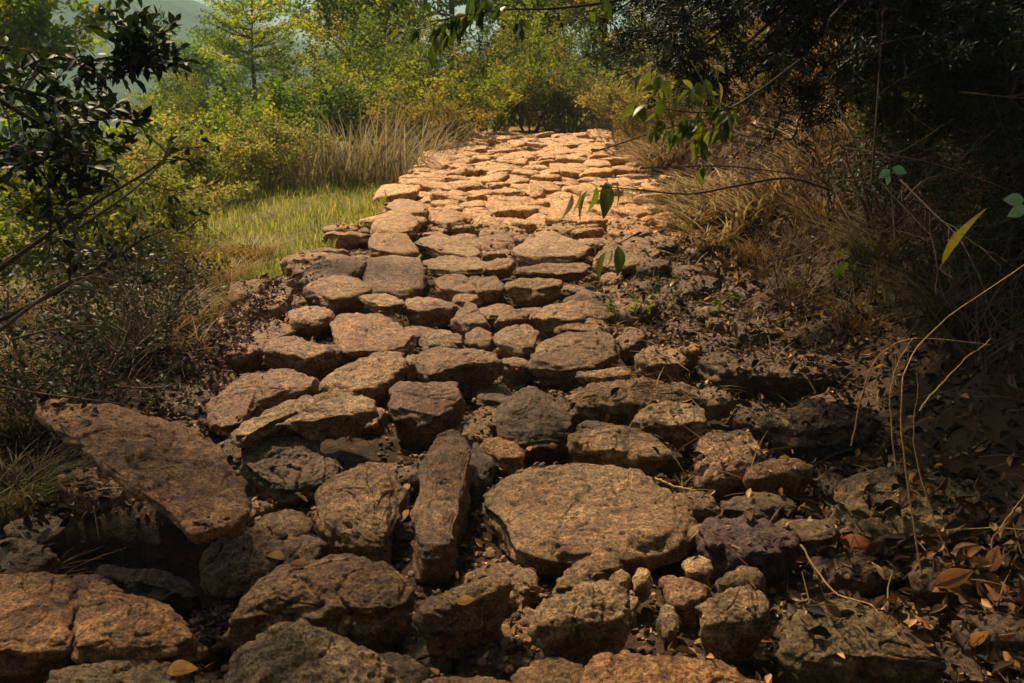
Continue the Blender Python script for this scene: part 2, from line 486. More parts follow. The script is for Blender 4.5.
def polyres(poly, n):
    cl = resample(poly, n)
    p = np.asarray(poly, float); q = np.vstack([p, p[:1]])
    # straight-edged version of the same outline, matched point for point
    k = len(p); dense_ = np.concatenate([p[i] + (q[i + 1] - p[i]) * np.linspace(0, 1, 24, endpoint=False)[:, None] for i in range(k)])
    return dense_[np.argmin(((cl[:, None] - dense_[None]) ** 2).sum(-1), 1)]
def stone_mesh(outline, thick=.2, dome=.02, redge=.025, under=.15, seed=0, n=80, ntop=22, nside=12, rough=1.0, cuts=9, layer=1.0):
    """outline: (k,3) rim of the top face in the place. Returns V, F, centre"""
    o = .35 * resample(outline, n) + .65 * polyres(outline, n)
    c = o.mean(0)
    rs = np.random.default_rng(seed)
    d = o - c
    Rm = np.linalg.norm(d[:, :2], axis=1).mean()
    redge = min(redge * .7, Rm * .22)
    # irregular rim
    ang = np.arange(n) / n * 2 * np.pi
    rimn = fbm(np.stack([np.cos(ang) * 2.2, np.sin(ang) * 2.2, np.full(n, seed * 1.7)], -1), 4, seed, .6)
    rimf = vnoise(np.stack([np.cos(ang) * 9, np.sin(ang) * 9, np.full(n, seed * 2.3)], -1), seed + 3)
    d = d * (1 + .075 * rimn[:, None] + .02 * rimf[:, None])
    rings = []
    for t in np.linspace(0, 1, ntop):
        rho = 1 - (1 - t) ** 1.4 if t < 1 else 1
        e = np.clip(redge * 1.6 / Rm, .05, .45)
        q = np.clip((rho - (1 - e)) / e, 0, 1)
        drop = redge * (1 - np.sqrt(np.maximum(1 - q * q, 0)))
        p = c + d * rho
        p[:, 2] += dome * (1 - rho ** 2.2) - drop
        rings.append(p)
    for t in np.linspace(0, 1, nside + 1)[1:]:
        s = 1 + .02 * math.sin(math.pi * min(1, t * 2.5)) - (under + .22) * max(0, t - .12) ** .8
        p = c + d * s
        p[:, 2] += -redge - thick * t
        rings.append(p)
    G = np.array(rings)               # (rings, n, 3)
    # chiselled facets
    for i in range(cuts):
        a = rs.uniform(0, 2 * np.pi); el = rs.uniform(-.1, 1.2) if i % 3 == 0 else rs.uniform(-.1, .5)
        nv = np.array([math.cos(a) * math.cos(el), math.sin(a) * math.cos(el), math.sin(el)])
        pr = (G - c) @ nv
        hi = pr.max()
        lim = hi - rs.uniform(.04, .16) * Rm * (1 if el < .6 else .35)
        over = np.maximum(pr - lim, 0)
        G = G - over[..., None] * nv
    tr = np.roll(G, -1, 1) - np.roll(G, 1, 1)
    rr = np.gradient(G, axis=0)
    nm = np.cross(rr, tr); 
    nl = np.linalg.norm(nm, axis=-1, keepdims=True)
    nm = nm / (nl + 1e-9)
    nm[0] = [0, 0, 1]
    if nm[ntop // 2, :, 2].mean() < 0: nm[1:] = -nm[1:]
    Q = G + seed * 3.17
    lump = fbm(Q * (1.1 / max(Rm, .08)), 2, seed)
    mid = fbm(Q * 11, 3, seed + 5, .55)
    rid = fbm(Q * 24 + 3, 3, seed + 6, .6, True)
    fine = fbm(Q * 75, 2, seed + 9)
    crk = vnoise(Q * 7 + 2.5 * vnoise(Q * 5, seed + 11)[..., None], seed + 12); crk = -np.exp(-(crk / .05) ** 2)
    lay = vnoise(np.stack([Q[..., 0] * 3, Q[..., 1] * 3, Q[..., 2] * 55 + 6 * lump], -1), seed + 2)
    side = np.clip(1 - np.abs(nm[..., 2]) * 1.1, 0, 1)
    disp = rough * (.055 * Rm * lump + .012 * mid * min(1, Rm / .15) + .010 * crk * min(1, Rm / .15) + .0065 * rid * min(1, Rm / .12) + .0045 * fine) + layer * side * .026 * lay * min(1, Rm / .15)
    # terraces on the top face
    G = G + nm * disp[..., None]
    cc = G[0].mean(0)
    V = np.concatenate([cc[None], G[1:].reshape(-1, 3), (G[-1].mean(0) - [0, 0, .02])[None]])
    nr = G.shape[0] - 1
    i = np.arange(nr * n).reshape(nr, n) + 1
    Fq = np.stack([i[:-1], np.roll(i, -1, 1)[:-1], np.roll(i, -1, 1)[1:], i[1:]], -1).reshape(-1, 4)
    ft = np.stack([np.zeros(n, int), np.roll(i[0], -1), i[0]], -1)
    fb = np.stack([i[-1], np.roll(i[-1], -1), np.full(n, len(V) - 1)], -1)
    # orientation
    a2 = np.sum(o[:, 0] * np.roll(o[:, 1], -1) - np.roll(o[:, 0], -1) * o[:, 1])
    if a2 > 0: Fq = Fq[:, ::-1]; ft = ft[:, ::-1]; fb = fb[:, ::-1]
    Fq = Fq[:, ::-1]; ft = ft[:, ::-1]; fb = fb[:, ::-1]
    return V, [Fq, ft, fb], c

foot = []      # footprints of the laid stones, for filling the gaps
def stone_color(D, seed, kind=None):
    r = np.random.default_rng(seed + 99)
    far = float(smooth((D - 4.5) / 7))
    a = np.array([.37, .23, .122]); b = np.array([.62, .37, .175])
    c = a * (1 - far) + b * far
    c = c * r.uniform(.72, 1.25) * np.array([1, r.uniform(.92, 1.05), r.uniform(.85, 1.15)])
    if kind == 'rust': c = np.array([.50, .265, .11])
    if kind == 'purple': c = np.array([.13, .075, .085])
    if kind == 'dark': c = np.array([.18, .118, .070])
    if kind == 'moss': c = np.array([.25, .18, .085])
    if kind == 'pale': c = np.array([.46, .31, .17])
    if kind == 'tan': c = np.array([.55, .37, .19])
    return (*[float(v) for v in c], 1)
def pix_stone(name, pts, h, label, gx=0, gy=0, thick=.2, dome=.02, redge=.025, under=.15, rough=1.0, kind=None, group=None, cuts=9, layer=1.0):
    gy = gy * .45
    pts = np.array(pts, float)
    cpx = pts.mean(0)
    r = ray(*cpx)
    # centre on the plane z = SL*y + h
    t = (CAM_H - h) / (SL * r[1] - r[2])
    c = CAMP + r * t
    nrm = np.array([-gx, -(gy + SL), 1.0])
    O = []
    for p in pts:
        r = ray(*p); k = nrm @ (c - CAMP) / (nrm @ r)
        O.append(CAMP + r * k)
    O = np.array(O)
    kx = float(np.interp(c[1], [3.2, 4.2, 6], [1.0, 1.05, 1.10])); O = O.mean(0) + (O - O.mean(0)) * kx
    dome *= .65
    seed = int(abs(cpx[0] * 13 + cpx[1] * 7)) % 9973
    span = np.ptp(pts[:, 0])
    n = int(np.clip(span * 1.1, 48, 180)); ntop = int(np.clip(np.ptp(pts[:, 1]) * .7, 14, 56)); ns = int(np.clip(thick * 90, 8, 26))
    V, Fs, c = stone_mesh(O, thick, dome, redge, under, seed, n, ntop, ns, rough, cuts, layer)
    org = [float(c[0]), float(c[1]), float(c[2])]
    o = build(name, V, Fs, M_STONE, origin=org)
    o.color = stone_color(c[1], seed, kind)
    tag(o, label, 'stone', group)
    foot.append(O[:, :2])
    STONES.append(o)
    return o
STONES = []
SHORT = ['tilted slab', 'stone cut by the left edge', 'long red-brown flat stone', 'stone in the black hollow', 'block below the tilted slab', 'mossy bottom-left stone', 'pale wedge-shaped slab', 'dark angular block', 'rounded grey-brown stone', 'narrow lengthwise slab', 'broad humped foreground stone', 'lumpy domed boulder', 'thin black-fronted centre slab', 'big oval stone', 'rounded triangular dark stone', "orange-brown stone at the oval's rim", 'dark wedge beside the narrow slab', 'long flat stone behind the oval', 'oval bright-topped stone', 'long low ledge', 'squarish shaded stone', 'yellow-brown foreground block', 'slanting stone below the oval', 'left small tan stone', 'right small tan stone', 'bright ochre stone', 'chunky black-fronted stone', 'cracked brown stone', 'stone leaning behind the chunky one', 'small olive stone', 'orange-brown bottom boulder', 'greenish slab', 'purple-tinged stone', 'thin shaded slab', 'dark mossy boulder', 'low dark stone at the bottom', 'small dark stone by the domed boulder', 'shaded stone behind the purple one', 'leaf-buried dark stone', 'square flat-topped block', 'broad brown stone behind the wedge slab', 'smooth lozenge-shaped stone', 'long dark-fronted ledge stone', 'wide flat reddish slab', 'low peaked stone', 'reddish flat rim stone', 'rim stone where grass begins', 'small flat stone behind the reddish slab', 'domed stone by the tongue slab', 'bright tongue-shaped slab', 'broad pinkish rim stone', 'round-cornered orange-brown stone', 'pale oval flat slab', 'small domed mid-path stone', 'small round stone above the ledge', "flat stone behind the ledge's left end", 'ribbed stone', 'short stone by the ribbed one', 'reddish stone behind the round-cornered one', 'slanting stone behind the pale oval slab', 'flat stone right of the pale oval slab', 'dark-edged thin ledge', 'humped mid-path stone', 'large brown mid-path stone', 'low oval right-hand stone', 'thin bright rock sliver', 'flat orange central slab', 'long thin shadowed slab', 'stone over the dark hole', 'ledge stone left of the dark hole', 'flat stone behind the large brown one', 'tilted right-hand stone', 'small reddish stone in the litter', 'small slab pointing right', 'long black ledge', 'shaded block by the straw stalks', 'pinkish round rim stone', 'flat stone behind the pinkish rim stone', 'flat stone right of the pinkish rim stone', 'wide pale sunlit stone', 'pinkish flat right-rim stone', 'orange right-rim stone', 'low dark stone by the square block', 'low stone before the long ledge']
S = pix_stone
PV = 'paving_stone'
# --- nearest stones
S('boulder', [(38,398),(60,399),(102,404),(146,409),(178,418),(200,429),(226,438),(242,464),(257,495),(255,518),(231,529),(200,535),(169,518),(124,484),(75,440),(45,424),(34,410)], .34, 'big rust-brown tilted slab at the left edge above a black hollow', gx=-.12, gy=.12, thick=.10, redge=.015, under=.75, kind='rust', rough=1.0)
S(PV, [(-60,575),(0,571),(35,572),(68,579),(72,600),(66,640),(30,650),(-60,655)], .12, 'rough stone cut by the left edge of the picture below the black hollow', thick=.25, kind='rust')
S(PV, [(75,581),(89,578),(115,586),(146,597),(178,609),(184,629),(204,642),(133,646),(78,644),(72,610)], .12, 'long red-brown flat stone at lower left below the black hollow', thick=.22, kind='rust', dome=.03)
S(PV, [(93,566),(130,566),(170,575),(200,590),(198,600),(150,596),(110,580)], .0, 'narrow low stone lying in the black hollow at left', thick=.15, kind='dark')
S(PV, [(213,540),(240,525),(262,525),(285,540),(300,552),(290,562),(262,575),(232,586),(208,576),(203,560)], .10, 'grey-brown block just below the lower tip of the tilted slab', gx=.1, gy=.35, thick=.2, rough=1.3)
S(PV, [(48,668),(110,655),(160,655),(200,668),(215,700),(130,720),(40,700)], .08, 'mossy yellowish stone at the bottom left corner of the path', thick=.2, kind='moss', rough=1.3)
S(PV, [(233,431),(258,413),(293,398),(329,393),(364,395),(377,402),(375,409),(346,413),(311,420),(271,424),(240,438)], .20, 'pale wedge-shaped flat slab overhanging a dark gap, right of the tilted slab', gx=.05, thick=.10, redge=.012, under=.1, dome=.012, kind='pale', layer=1.2)
S(PV, [(236,445),(270,432),(300,429),(318,440),(345,468),(318,486),(285,492),(248,478)], .09, 'dark angular block under the pale wedge-shaped slab', gx=-.15, gy=.5, thick=.2, kind='dark', rough=1.4, cuts=10)
S(PV, [(320,486),(333,471),(355,459),(378,460),(395,469),(404,486),(395,504),(391,531),(391,549),(364,546),(333,535),(318,522),(313,504)], .12, 'rounded grey-brown boulder-like stone left of the narrow upright slab', gy=.45, thick=.22, dome=.06, redge=.05)
S(PV, [(429,442),(444,431),(462,430),(472,438),(469,464),(462,495),(453,531),(444,553),(431,557),(411,551),(406,540),(417,509),(422,478)], .14, 'narrow slab lying lengthwise up the path between the round stone and the big oval', gx=-.1, gy=.12, thick=.25, dome=.015, redge=.015)
S(PV, [(220,611),(244,591),(280,566),(320,555),(351,549),(391,562),(413,575),(417,593),(400,612),(369,618),(333,615),(289,613),(258,618),(227,622)], .13, 'broad humped stone in the left foreground behind the bottom-edge boulder', gy=.25, thick=.2, dome=.05, redge=.045, rough=1.2)
S(PV, [(218,664),(231,646),(258,629),(289,616),(320,622),(346,633),(369,651),(395,662),(400,700),(330,730),(218,710)], .17, 'lumpy domed boulder cut by the bottom edge left of centre', gy=.25, thick=.3, dome=.06, redge=.06, kind='pale', rough=1.5)
S(PV, [(415,611),(435,597),(466,584),(500,571),(514,573),(510,584),(482,596),(455,608),(430,618)], .17, 'thin tilted slab with a black front face in the centre foreground', gx=.12, gy=.15, thick=.16, redge=.012, under=.12, layer=1.2)
S(PV, [(479,489),(508,471),(539,462),(583,459),(628,464),(645,473),(663,482),(690,495),(699,509),(690,526),(672,540),(636,551),(596,551),(539,553),(517,544),(490,522),(481,504)], .10, 'largest stone of the path, a wide smooth oval right of the narrow upright slab', gy=.16, thick=.22, dome=.045, redge=.05, rough=.9, cuts=4)
S(PV, [(492,429),(499,404),(517,387),(534,385),(552,398),(572,416),(570,433),(552,442),(525,442),(499,436)], .11, 'rounded triangular dark stone directly behind the big oval', gy=.5, thick=.2, dome=.05, redge=.04, kind='dark')
S(PV, [(479,438),(499,436),(523,444),(525,460),(503,462),(486,451)], .05, 'small orange-brown stone at the upper left rim of the big oval', gy=.3, thick=.1, kind='rust')
S(PV, [(466,462),(474,440),(482,448),(496,462),(488,480),(472,492)], .03, 'dark wedge squeezed between the narrow slab and the big oval', thick=.1, kind='dark')
S(PV, [(564,436),(583,427),(610,424),(641,429),(663,442),(670,448),(650,456),(620,452),(596,447),(570,443)], .15, 'long flat stone behind the right half of the big oval', gy=.2, thick=.12, dome=.02, under=.1)
S(PV, [(630,420),(641,407),(672,401),(703,407),(708,418),(690,427),(654,425),(632,425)], .13, 'oval bright-topped stone with a dark gap below, right of centre', gy=.2, thick=.12, dome=.02, kind='pale')
S(PV, [(552,394),(583,384),(628,378),(680,384),(702,392),(680,400),(636,405),(583,407),(561,404)], .11, 'long low ledge crossing the middle of the path right of centre', gy=.3, thick=.16, rough=1.4)
S(PV, [(696,465),(700,440),(712,428),(735,427),(758,434),(765,450),(750,466),(720,476),(700,482)], .11, 'squarish upright stone in the shade right of the big oval', gy=.5, thick=.2, dome=.03, cuts=10)
S(PV, [(528,615),(545,597),(583,584),(610,582),(639,589),(641,606),(628,619),(596,620),(561,627),(539,628)], .15, 'rough yellow-brown block in the centre foreground above a dark arch', gy=.2, thick=.14, dome=.03, kind='pale', rough=1.4, under=.25)
S(PV, [(552,584),(579,560),(605,549),(621,558),(614,571),(592,580),(570,589)], .09, 'small slanting stone between the big oval and the yellow-brown block', gx=.1, gy=.3, thick=.14)
S(PV, [(610,578),(617,571),(628,571),(632,578),(625,585),(614,585)], .09, 'left one of two small tan stones side by side below the big oval', thick=.06, kind='tan', redge=.01)
S(PV, [(632,577),(638,569),(648,569),(654,577),(648,585),(636,585)], .09, 'right one of two small tan stones side by side below the big oval', thick=.06, kind='tan', redge=.01)
S(PV, [(683,562),(698,555),(712,562),(707,571),(690,573)], .10, 'small bright ochre stone standing alone left of the purple stone', thick=.07, kind='tan', redge=.01)
S(PV, [(698,600),(722,588),(750,586),(768,596),(770,610),(748,620),(720,626),(702,618)], .15, 'chunky brown stone with a black front in the right foreground', gy=.2, thick=.15, dome=.03, rough=1.3, kind='pale')
S(PV, [(660,577),(698,580),(713,588),(700,602),(675,600)], .07, 'cracked brown stone left of the chunky black-fronted one', thick=.12)
S(PV, [(718,578),(742,565),(762,570),(765,580),(740,586),(722,586)], .11, 'small stone resting against the back of the chunky black-fronted one', thick=.1)
S(PV, [(657,614),(664,602),(675,606),(681,620),(676,634),(664,632)], .06, 'small smooth olive stone beside the yellow-brown block', thick=.08, kind='moss', redge=.015)
S(PV, [(570,700),(579,660),(605,646),(641,646),(694,655),(725,662),(770,678),(775,730),(660,760),(575,740)], .17, 'large orange-brown boulder cut by the bottom edge right of centre', gy=.2, thick=.3, dome=.06, redge=.05, kind='rust', rough=1.4)
S(PV, [(782,629),(795,606),(822,597),(853,597),(888,611),(915,629),(946,651),(950,662),(910,662),(857,664),(804,660),(782,646)], .15, 'large greenish slab with a dark undercut at lower right', gy=.1, gx=-.04, thick=.14, dome=.03, kind='moss', under=.3, rough=1.2)
S(PV, [(700,530),(715,518),(750,517),(780,525),(800,535),(795,548),(760,552),(720,552),(700,545)], .11, 'dark purple-tinged stone right of the big oval', gy=.2, thick=.14, kind='purple', rough=1.5)
S(PV, [(744,468),(770,458),(804,460),(817,467),(792,474),(750,478)], .10, 'thin shaded slab beyond the purple-tinged stone', thick=.12)
S('boulder', [(830,490),(850,474),(900,464),(950,470),(985,485),(992,512),(960,535),(900,540),(850,530),(825,512)], .10, 'broad dark mossy boulder at the foot of the right bank', gx=.12, gy=.25, thick=.3, dome=.04, redge=.05, kind='moss', rough=1.5)
S(PV, [(455,640),(490,628),(525,640),(530,664),(495,674),(462,664)], .0, 'low dark stone in the hollow between the two bottom-edge boulders', thick=.12, kind='dark')
S(PV, [(398,640),(425,632),(452,645),(450,670),(420,680),(400,668)], -.01, 'small dark stone right of the lumpy domed boulder', thick=.1, kind='dark')
S(PV, [(715,505),(750,490),(790,494),(800,506),(760,512),(728,512)], .07, 'shaded stone behind the purple-tinged one', thick=.12, kind='dark')
S(PV, [(808,560),(850,548),(892,560),(900,575),(862,585),(818,578)], .03, 'dark stone half buried in leaves behind the greenish slab', thick=.12, kind='dark')
# --- middle stones
S(PV, [(391,386),(400,381),(431,382),(463,383),(467,393),(447,408),(438,418),(400,414),(391,405)], .15, 'square block with a bright flat top and black front, left of the triangular stone', gy=.3, thick=.18, redge=.015, cuts=9)
S(PV, [(209,411),(231,380),(256,369),(288,368),(313,377),(316,386),(284,393),(253,405),(241,424),(216,424)], .08, 'broad brown stone behind the pale wedge-shaped slab', gy=.15, thick=.15, dome=.03)
S(PV, [(325,380),(341,368),(375,357),(400,355),(406,364),(388,380),(369,391),(334,391)], .12, 'smooth lozenge-shaped stone behind the square block', gy=.2, thick=.14, dome=.02)
S(PV, [(416,352),(438,347),(475,349),(497,355),(500,364),(469,364),(431,372),(419,364)], .17, 'long ledge stone with a tall dark front behind the square block', gy=.15, thick=.18, redge=.015)
S(PV, [(334,317),(375,314),(394,324),(416,336),(416,344),(388,349),(350,349),(334,333)], .08, 'wide flat reddish slab in the middle of the path, left half', gy=.05, thick=.12, rough=1.2)
S(PV, [(259,349),(275,338),(294,335),(309,341),(338,350),(325,355),(303,357),(275,353)], .14, 'low peaked stone with a dark front at the left edge of the path', gy=.2, thick=.14)
S(PV, [(219,324),(250,319),(288,321),(291,333),(272,343),(231,349),(216,339)], .07, 'reddish flat stone at the left rim beside the purple litter', gy=.05, thick=.1)
S(PV, [(247,305),(263,289),(281,283),(294,286),(292,297),(286,306),(263,310)], .14, 'stone at the left rim where the grass begins', gy=.2, thick=.15)
S(PV, [(288,313),(303,308),(325,308),(333,313),(322,321),(294,322)], .10, 'small flat stone behind the wide reddish slab', thick=.1)
S(PV, [(306,289),(316,280),(338,275),(356,277),(369,289),(353,295),(334,299),(316,295)], .15, 'domed stone left of the thin bright tongue-shaped slab', gy=.1, thick=.14, dome=.03)
S(PV, [(361,297),(378,294),(394,297),(403,303),(384,305),(369,303)], .15, 'thin bright tongue-shaped slab casting a black shadow', thick=.04, redge=.006, under=.1, kind='tan')
S(PV, [(303,275),(319,260),(338,254),(363,260),(366,264),(353,274),(325,278),(309,280)], .12, 'broad pinkish stone at the left rim beside the meadow', gy=.1, thick=.14, dome=.03)
S(PV, [(366,261),(381,257),(400,255),(419,258),(423,277),(419,291),(400,294),(378,291),(366,283)], .09, 'large round-cornered orange-brown stone left of the middle of the path', gy=.12, thick=.14, dome=.04, redge=.04, rough=.8)
S(PV, [(427,261),(447,257),(472,257),(486,263),(478,272),(456,272),(433,269)], .13, 'pale oval flat slab right of the round-cornered stone', thick=.08, dome=.012, redge=.012, kind='tan')
S(PV, [(456,311),(469,303),(484,310),(488,321),(466,324),(453,321)], .12, 'small domed stone in the middle of the path', gy=.2, thick=.12, dome=.03)
S(PV, [(466,333),(478,327),(492,333),(491,343),(472,346)], .12, 'small round stone above the long ledge with a dark front', gy=.2, thick=.12)
S(PV, [(419,336),(438,330),(463,335),(463,343),(431,346)], .13, 'flat stone just behind the left end of the long ledge', gy=.1, thick=.12)
S(PV, [(434,277),(459,274),(478,283),(478,291),(450,291),(438,286)], .10, 'ribbed stone below the pale oval slab', gy=.1, thick=.12, layer=1.2)
S(PV, [(472,277),(497,277),(502,288),(481,291)], .12, 'short stone right of the ribbed one', thick=.1)
S(PV, [(372,249),(375,233),(400,230),(416,249),(400,253)], .10, 'reddish stone behind the round-cornered one', thick=.1)
S(PV, [(416,243),(438,233),(475,247),(478,256),(438,251)], .10, 'slanting stone behind the pale oval slab', gx=-.05, thick=.1)
S(PV, [(481,264),(500,258),(515,261),(506,268),(488,271)], .13, 'small flat stone at the right end of the pale oval slab', thick=.08)
S(PV, [(403,305),(431,303),(456,303),(450,309),(419,311)], .13, 'dark-edged thin ledge right of the tongue-shaped slab', thick=.1)
S(PV, [(496,333),(511,325),(527,322),(539,332),(539,343),(521,348),(502,344)], .14, 'humped stone left of the large shaded stone in mid path', gy=.2, thick=.15)
S(PV, [(533,355),(543,341),(561,335),(596,333),(614,336),(614,353),(596,364),(568,370),(536,366)], .13, 'large brown stone in mid path right of centre', gy=.25, thick=.16, dome=.03, cuts=9)
S(PV, [(633,355),(652,346),(671,347),(686,358),(680,364),(655,366),(636,363)], .11, 'low oval stone right of the large brown mid-path stone', gy=.15, thick=.12)
S(PV, [(574,374),(599,371),(630,368),(627,375),(599,378)], .14, 'thin bright sliver of rock on the long low ledge', thick=.05, redge=.008, kind='pale')
S(PV, [(508,282),(524,278),(561,280),(558,288),(533,291),(511,288)], .14, 'flat orange slab just right of the centre line', thick=.1)
S(PV, [(514,271),(543,264),(589,264),(593,270),(558,273)], .15, 'long thin slab with a black shadow line under it', thick=.07, redge=.01)
S(PV, [(530,314),(543,305),(564,303),(586,314),(574,319),(543,319)], .14, 'stone over a dark hole near the hanging green leaves', gy=.15, thick=.14)
S(PV, [(496,318),(511,310),(527,310),(527,317),(505,319)], .14, 'small ledge stone left of the dark hole', thick=.1)
S(PV, [(555,330),(577,319),(599,319),(611,327),(586,333)], .09, 'flat stone behind the large brown mid-path stone', thick=.1)
S(PV, [(618,336),(636,327),(646,336),(630,346)], .11, 'tilted stone behind the low oval stone on the right', gx=.1, thick=.1)
S(PV, [(674,349),(693,343),(703,346),(696,352)], .10, 'small reddish stone in the litter at the right of mid path', thick=.08, kind='rust')
S(PV, [(693,393),(711,386),(736,397),(718,402)], .12, 'small slab pointing right at the end of the long low ledge', thick=.08)
S(PV, [(700,358),(760,352),(830,357),(856,370),(800,378),(720,370)], .12, 'long black ledge in the shade of the right bank', gy=.2, thick=.18, kind='dark', rough=1.4)
S(PV, [(762,415),(800,402),(850,404),(880,418),(850,432),(790,434)], .12, 'dark shaded block beside the arching straw stalks', gy=.2, thick=.18, kind='dark', rough=1.4)
S(PV, [(372,226),(377,216),(393,211),(413,215),(416,226),(403,233),(380,233)], .14, 'pinkish round stone at the left rim above the grass edge', gy=.12, thick=.16, dome=.04, redge=.04)
S(PV, [(383,206),(403,199),(426,205),(426,213),(396,210)], .12, 'flat stone behind the pinkish round rim stone', thick=.12)
S(PV, [(430,216),(453,210),(470,216),(450,225)], .11, 'flat stone right of the pinkish round rim stone', thick=.1)
S(PV, [(512,252),(530,238),(560,236),(590,246),(570,256),(535,258)], .12, 'wide pale stone in the sunlit stretch above the long thin slab', thick=.12)
S(PV, [(596,262),(612,240),(640,238),(660,250),(640,262),(610,268)], .08, 'pinkish flat stone at the right rim in the sun', thick=.12)
S(PV, [(604,232),(612,220),(636,218),(650,230),(630,236)], .09, 'orange stone at the right rim below the dry twigs', thick=.12, kind='rust')
S(PV, [(520,404),(484,404),(474,390),(490,384),(508,388)], .03, 'low dark stone between the square block and the triangular stone', thick=.1, kind='dark')
S(PV, [(640,384),(612,394),(640,400),(668,396)], .02, 'low stone in front of the long low ledge', thick=.1, kind='dark')

def in_poly(q, poly):
    x, y = q; c = False; k = len(poly)
    for i in range(k):
        x1, y1 = poly[i]; x2, y2 = poly[i - 1]
        if (y1 > y) != (y2 > y) and x < (x2 - x1) * (y - y1) / (y2 - y1) + x1: c = not c
    return c
def dense(poly, n=40):
    return resample(np.asarray(poly), n)
bound = np.concatenate([dense(f) for f in foot])
# --- fill the gaps of the near and middle path with smaller stones
cand = np.stack([rng.uniform(-1.65, 2.3, 11000), rng.uniform(1.9, 8.3, 11000)], -1)
cand[:, 0] += cx(cand[:, 1])
cand = np.array([q for q in cand if not any((abs(q[0] - f[:, 0].mean()) < 1 and abs(q[1] - f[:, 1].mean()) < 1.2 and in_poly(q, f)) for f in foot)])
clear = np.sqrt(((cand[:, None] - bound[None]) ** 2).sum(-1)).min(1)
USED = {}
fill = []
N_HAND = len(foot)
print('hand stones', N_HAND, len(SHORT))
while len(fill) < 205:
    lim = np.interp(cand[:, 1], [2, 4, 8], [.13, .13, .2])
    sc_ = np.minimum(clear, lim)
    i = int(np.argmax(sc_ + rng.random(len(cand)) * .02))
    r_ = sc_[i]
    if r_ < .034: break
    fill.append((cand[i, 0], cand[i, 1], r_))
    dd = np.hypot(cand[:, 0] - cand[i, 0], cand[:, 1] - cand[i, 1]) - r_
    clear = np.minimum(clear, dd)
for k, (x, y, r_) in enumerate(fill):
    m = 9
    th = np.arange(m) / m * 2 * np.pi + rng.uniform(0, 1)
    rr_ = r_ * rng.uniform(.85, 1.18, m)
    hx = rng.uniform(.0, .10) if y > 4.5 else rng.uniform(-.03, .07)
    gx_, gy_ = rng.normal(0, .1), rng.normal(.05, .12)
    ox = np.cos(th) * rr_ * rng.uniform(1.0, 1.25); oy = np.sin(th) * rr_ * .95
    O = np.stack([x + ox, y + oy, SL * (y + oy) + hx + gx_ * ox + gy_ * oy], -1)
    V, Fs, c = stone_mesh(O, .12, .12 * r_, .3 * r_, .15, 2000 + k, 44, 14, 8, 1.1, 8)
    o = build('cobble', V, Fs, M_STONE, origin=[float(v) for v in c])
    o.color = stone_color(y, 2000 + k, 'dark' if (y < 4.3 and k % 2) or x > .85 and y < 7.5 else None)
    dq = [math.hypot(f[:, 0].mean() - x, f[:, 1].mean() - y) for f in foot[:N_HAND]]
    jn = int(np.argmin(dq)); fc = foot[jn].mean(0); ddx, ddy = x - fc[0], y - fc[1]
    rel = ('left of' if ddx < 0 else 'right of') if abs(ddx) > abs(ddy) else ('behind' if ddy > 0 else 'in front of')
    size_ = 'tiny' if r_ < .06 else ('small' if r_ < .1 else 'medium-sized')
    lb = size_ + ' cobble just ' + rel + ' the ' + SHORT[jn]
    gp = 'small cobbles filling the gaps ' + rel + ' the ' + SHORT[jn]
    hand_l = USED.setdefault('fill', set())
    if lb in hand_l:
        j2 = int(np.argsort(dq)[1]); l2 = 'cobble between the ' + SHORT[jn] + ' and the ' + SHORT[j2]
        if len(l2.split()) <= 16 and l2 not in hand_l: lb = l2
    hand_l.add(lb)
    tag(o, lb, 'stone', gp)
    STONES.append(o); foot.append(O[:, :2])
print('STONES near', len(STONES))
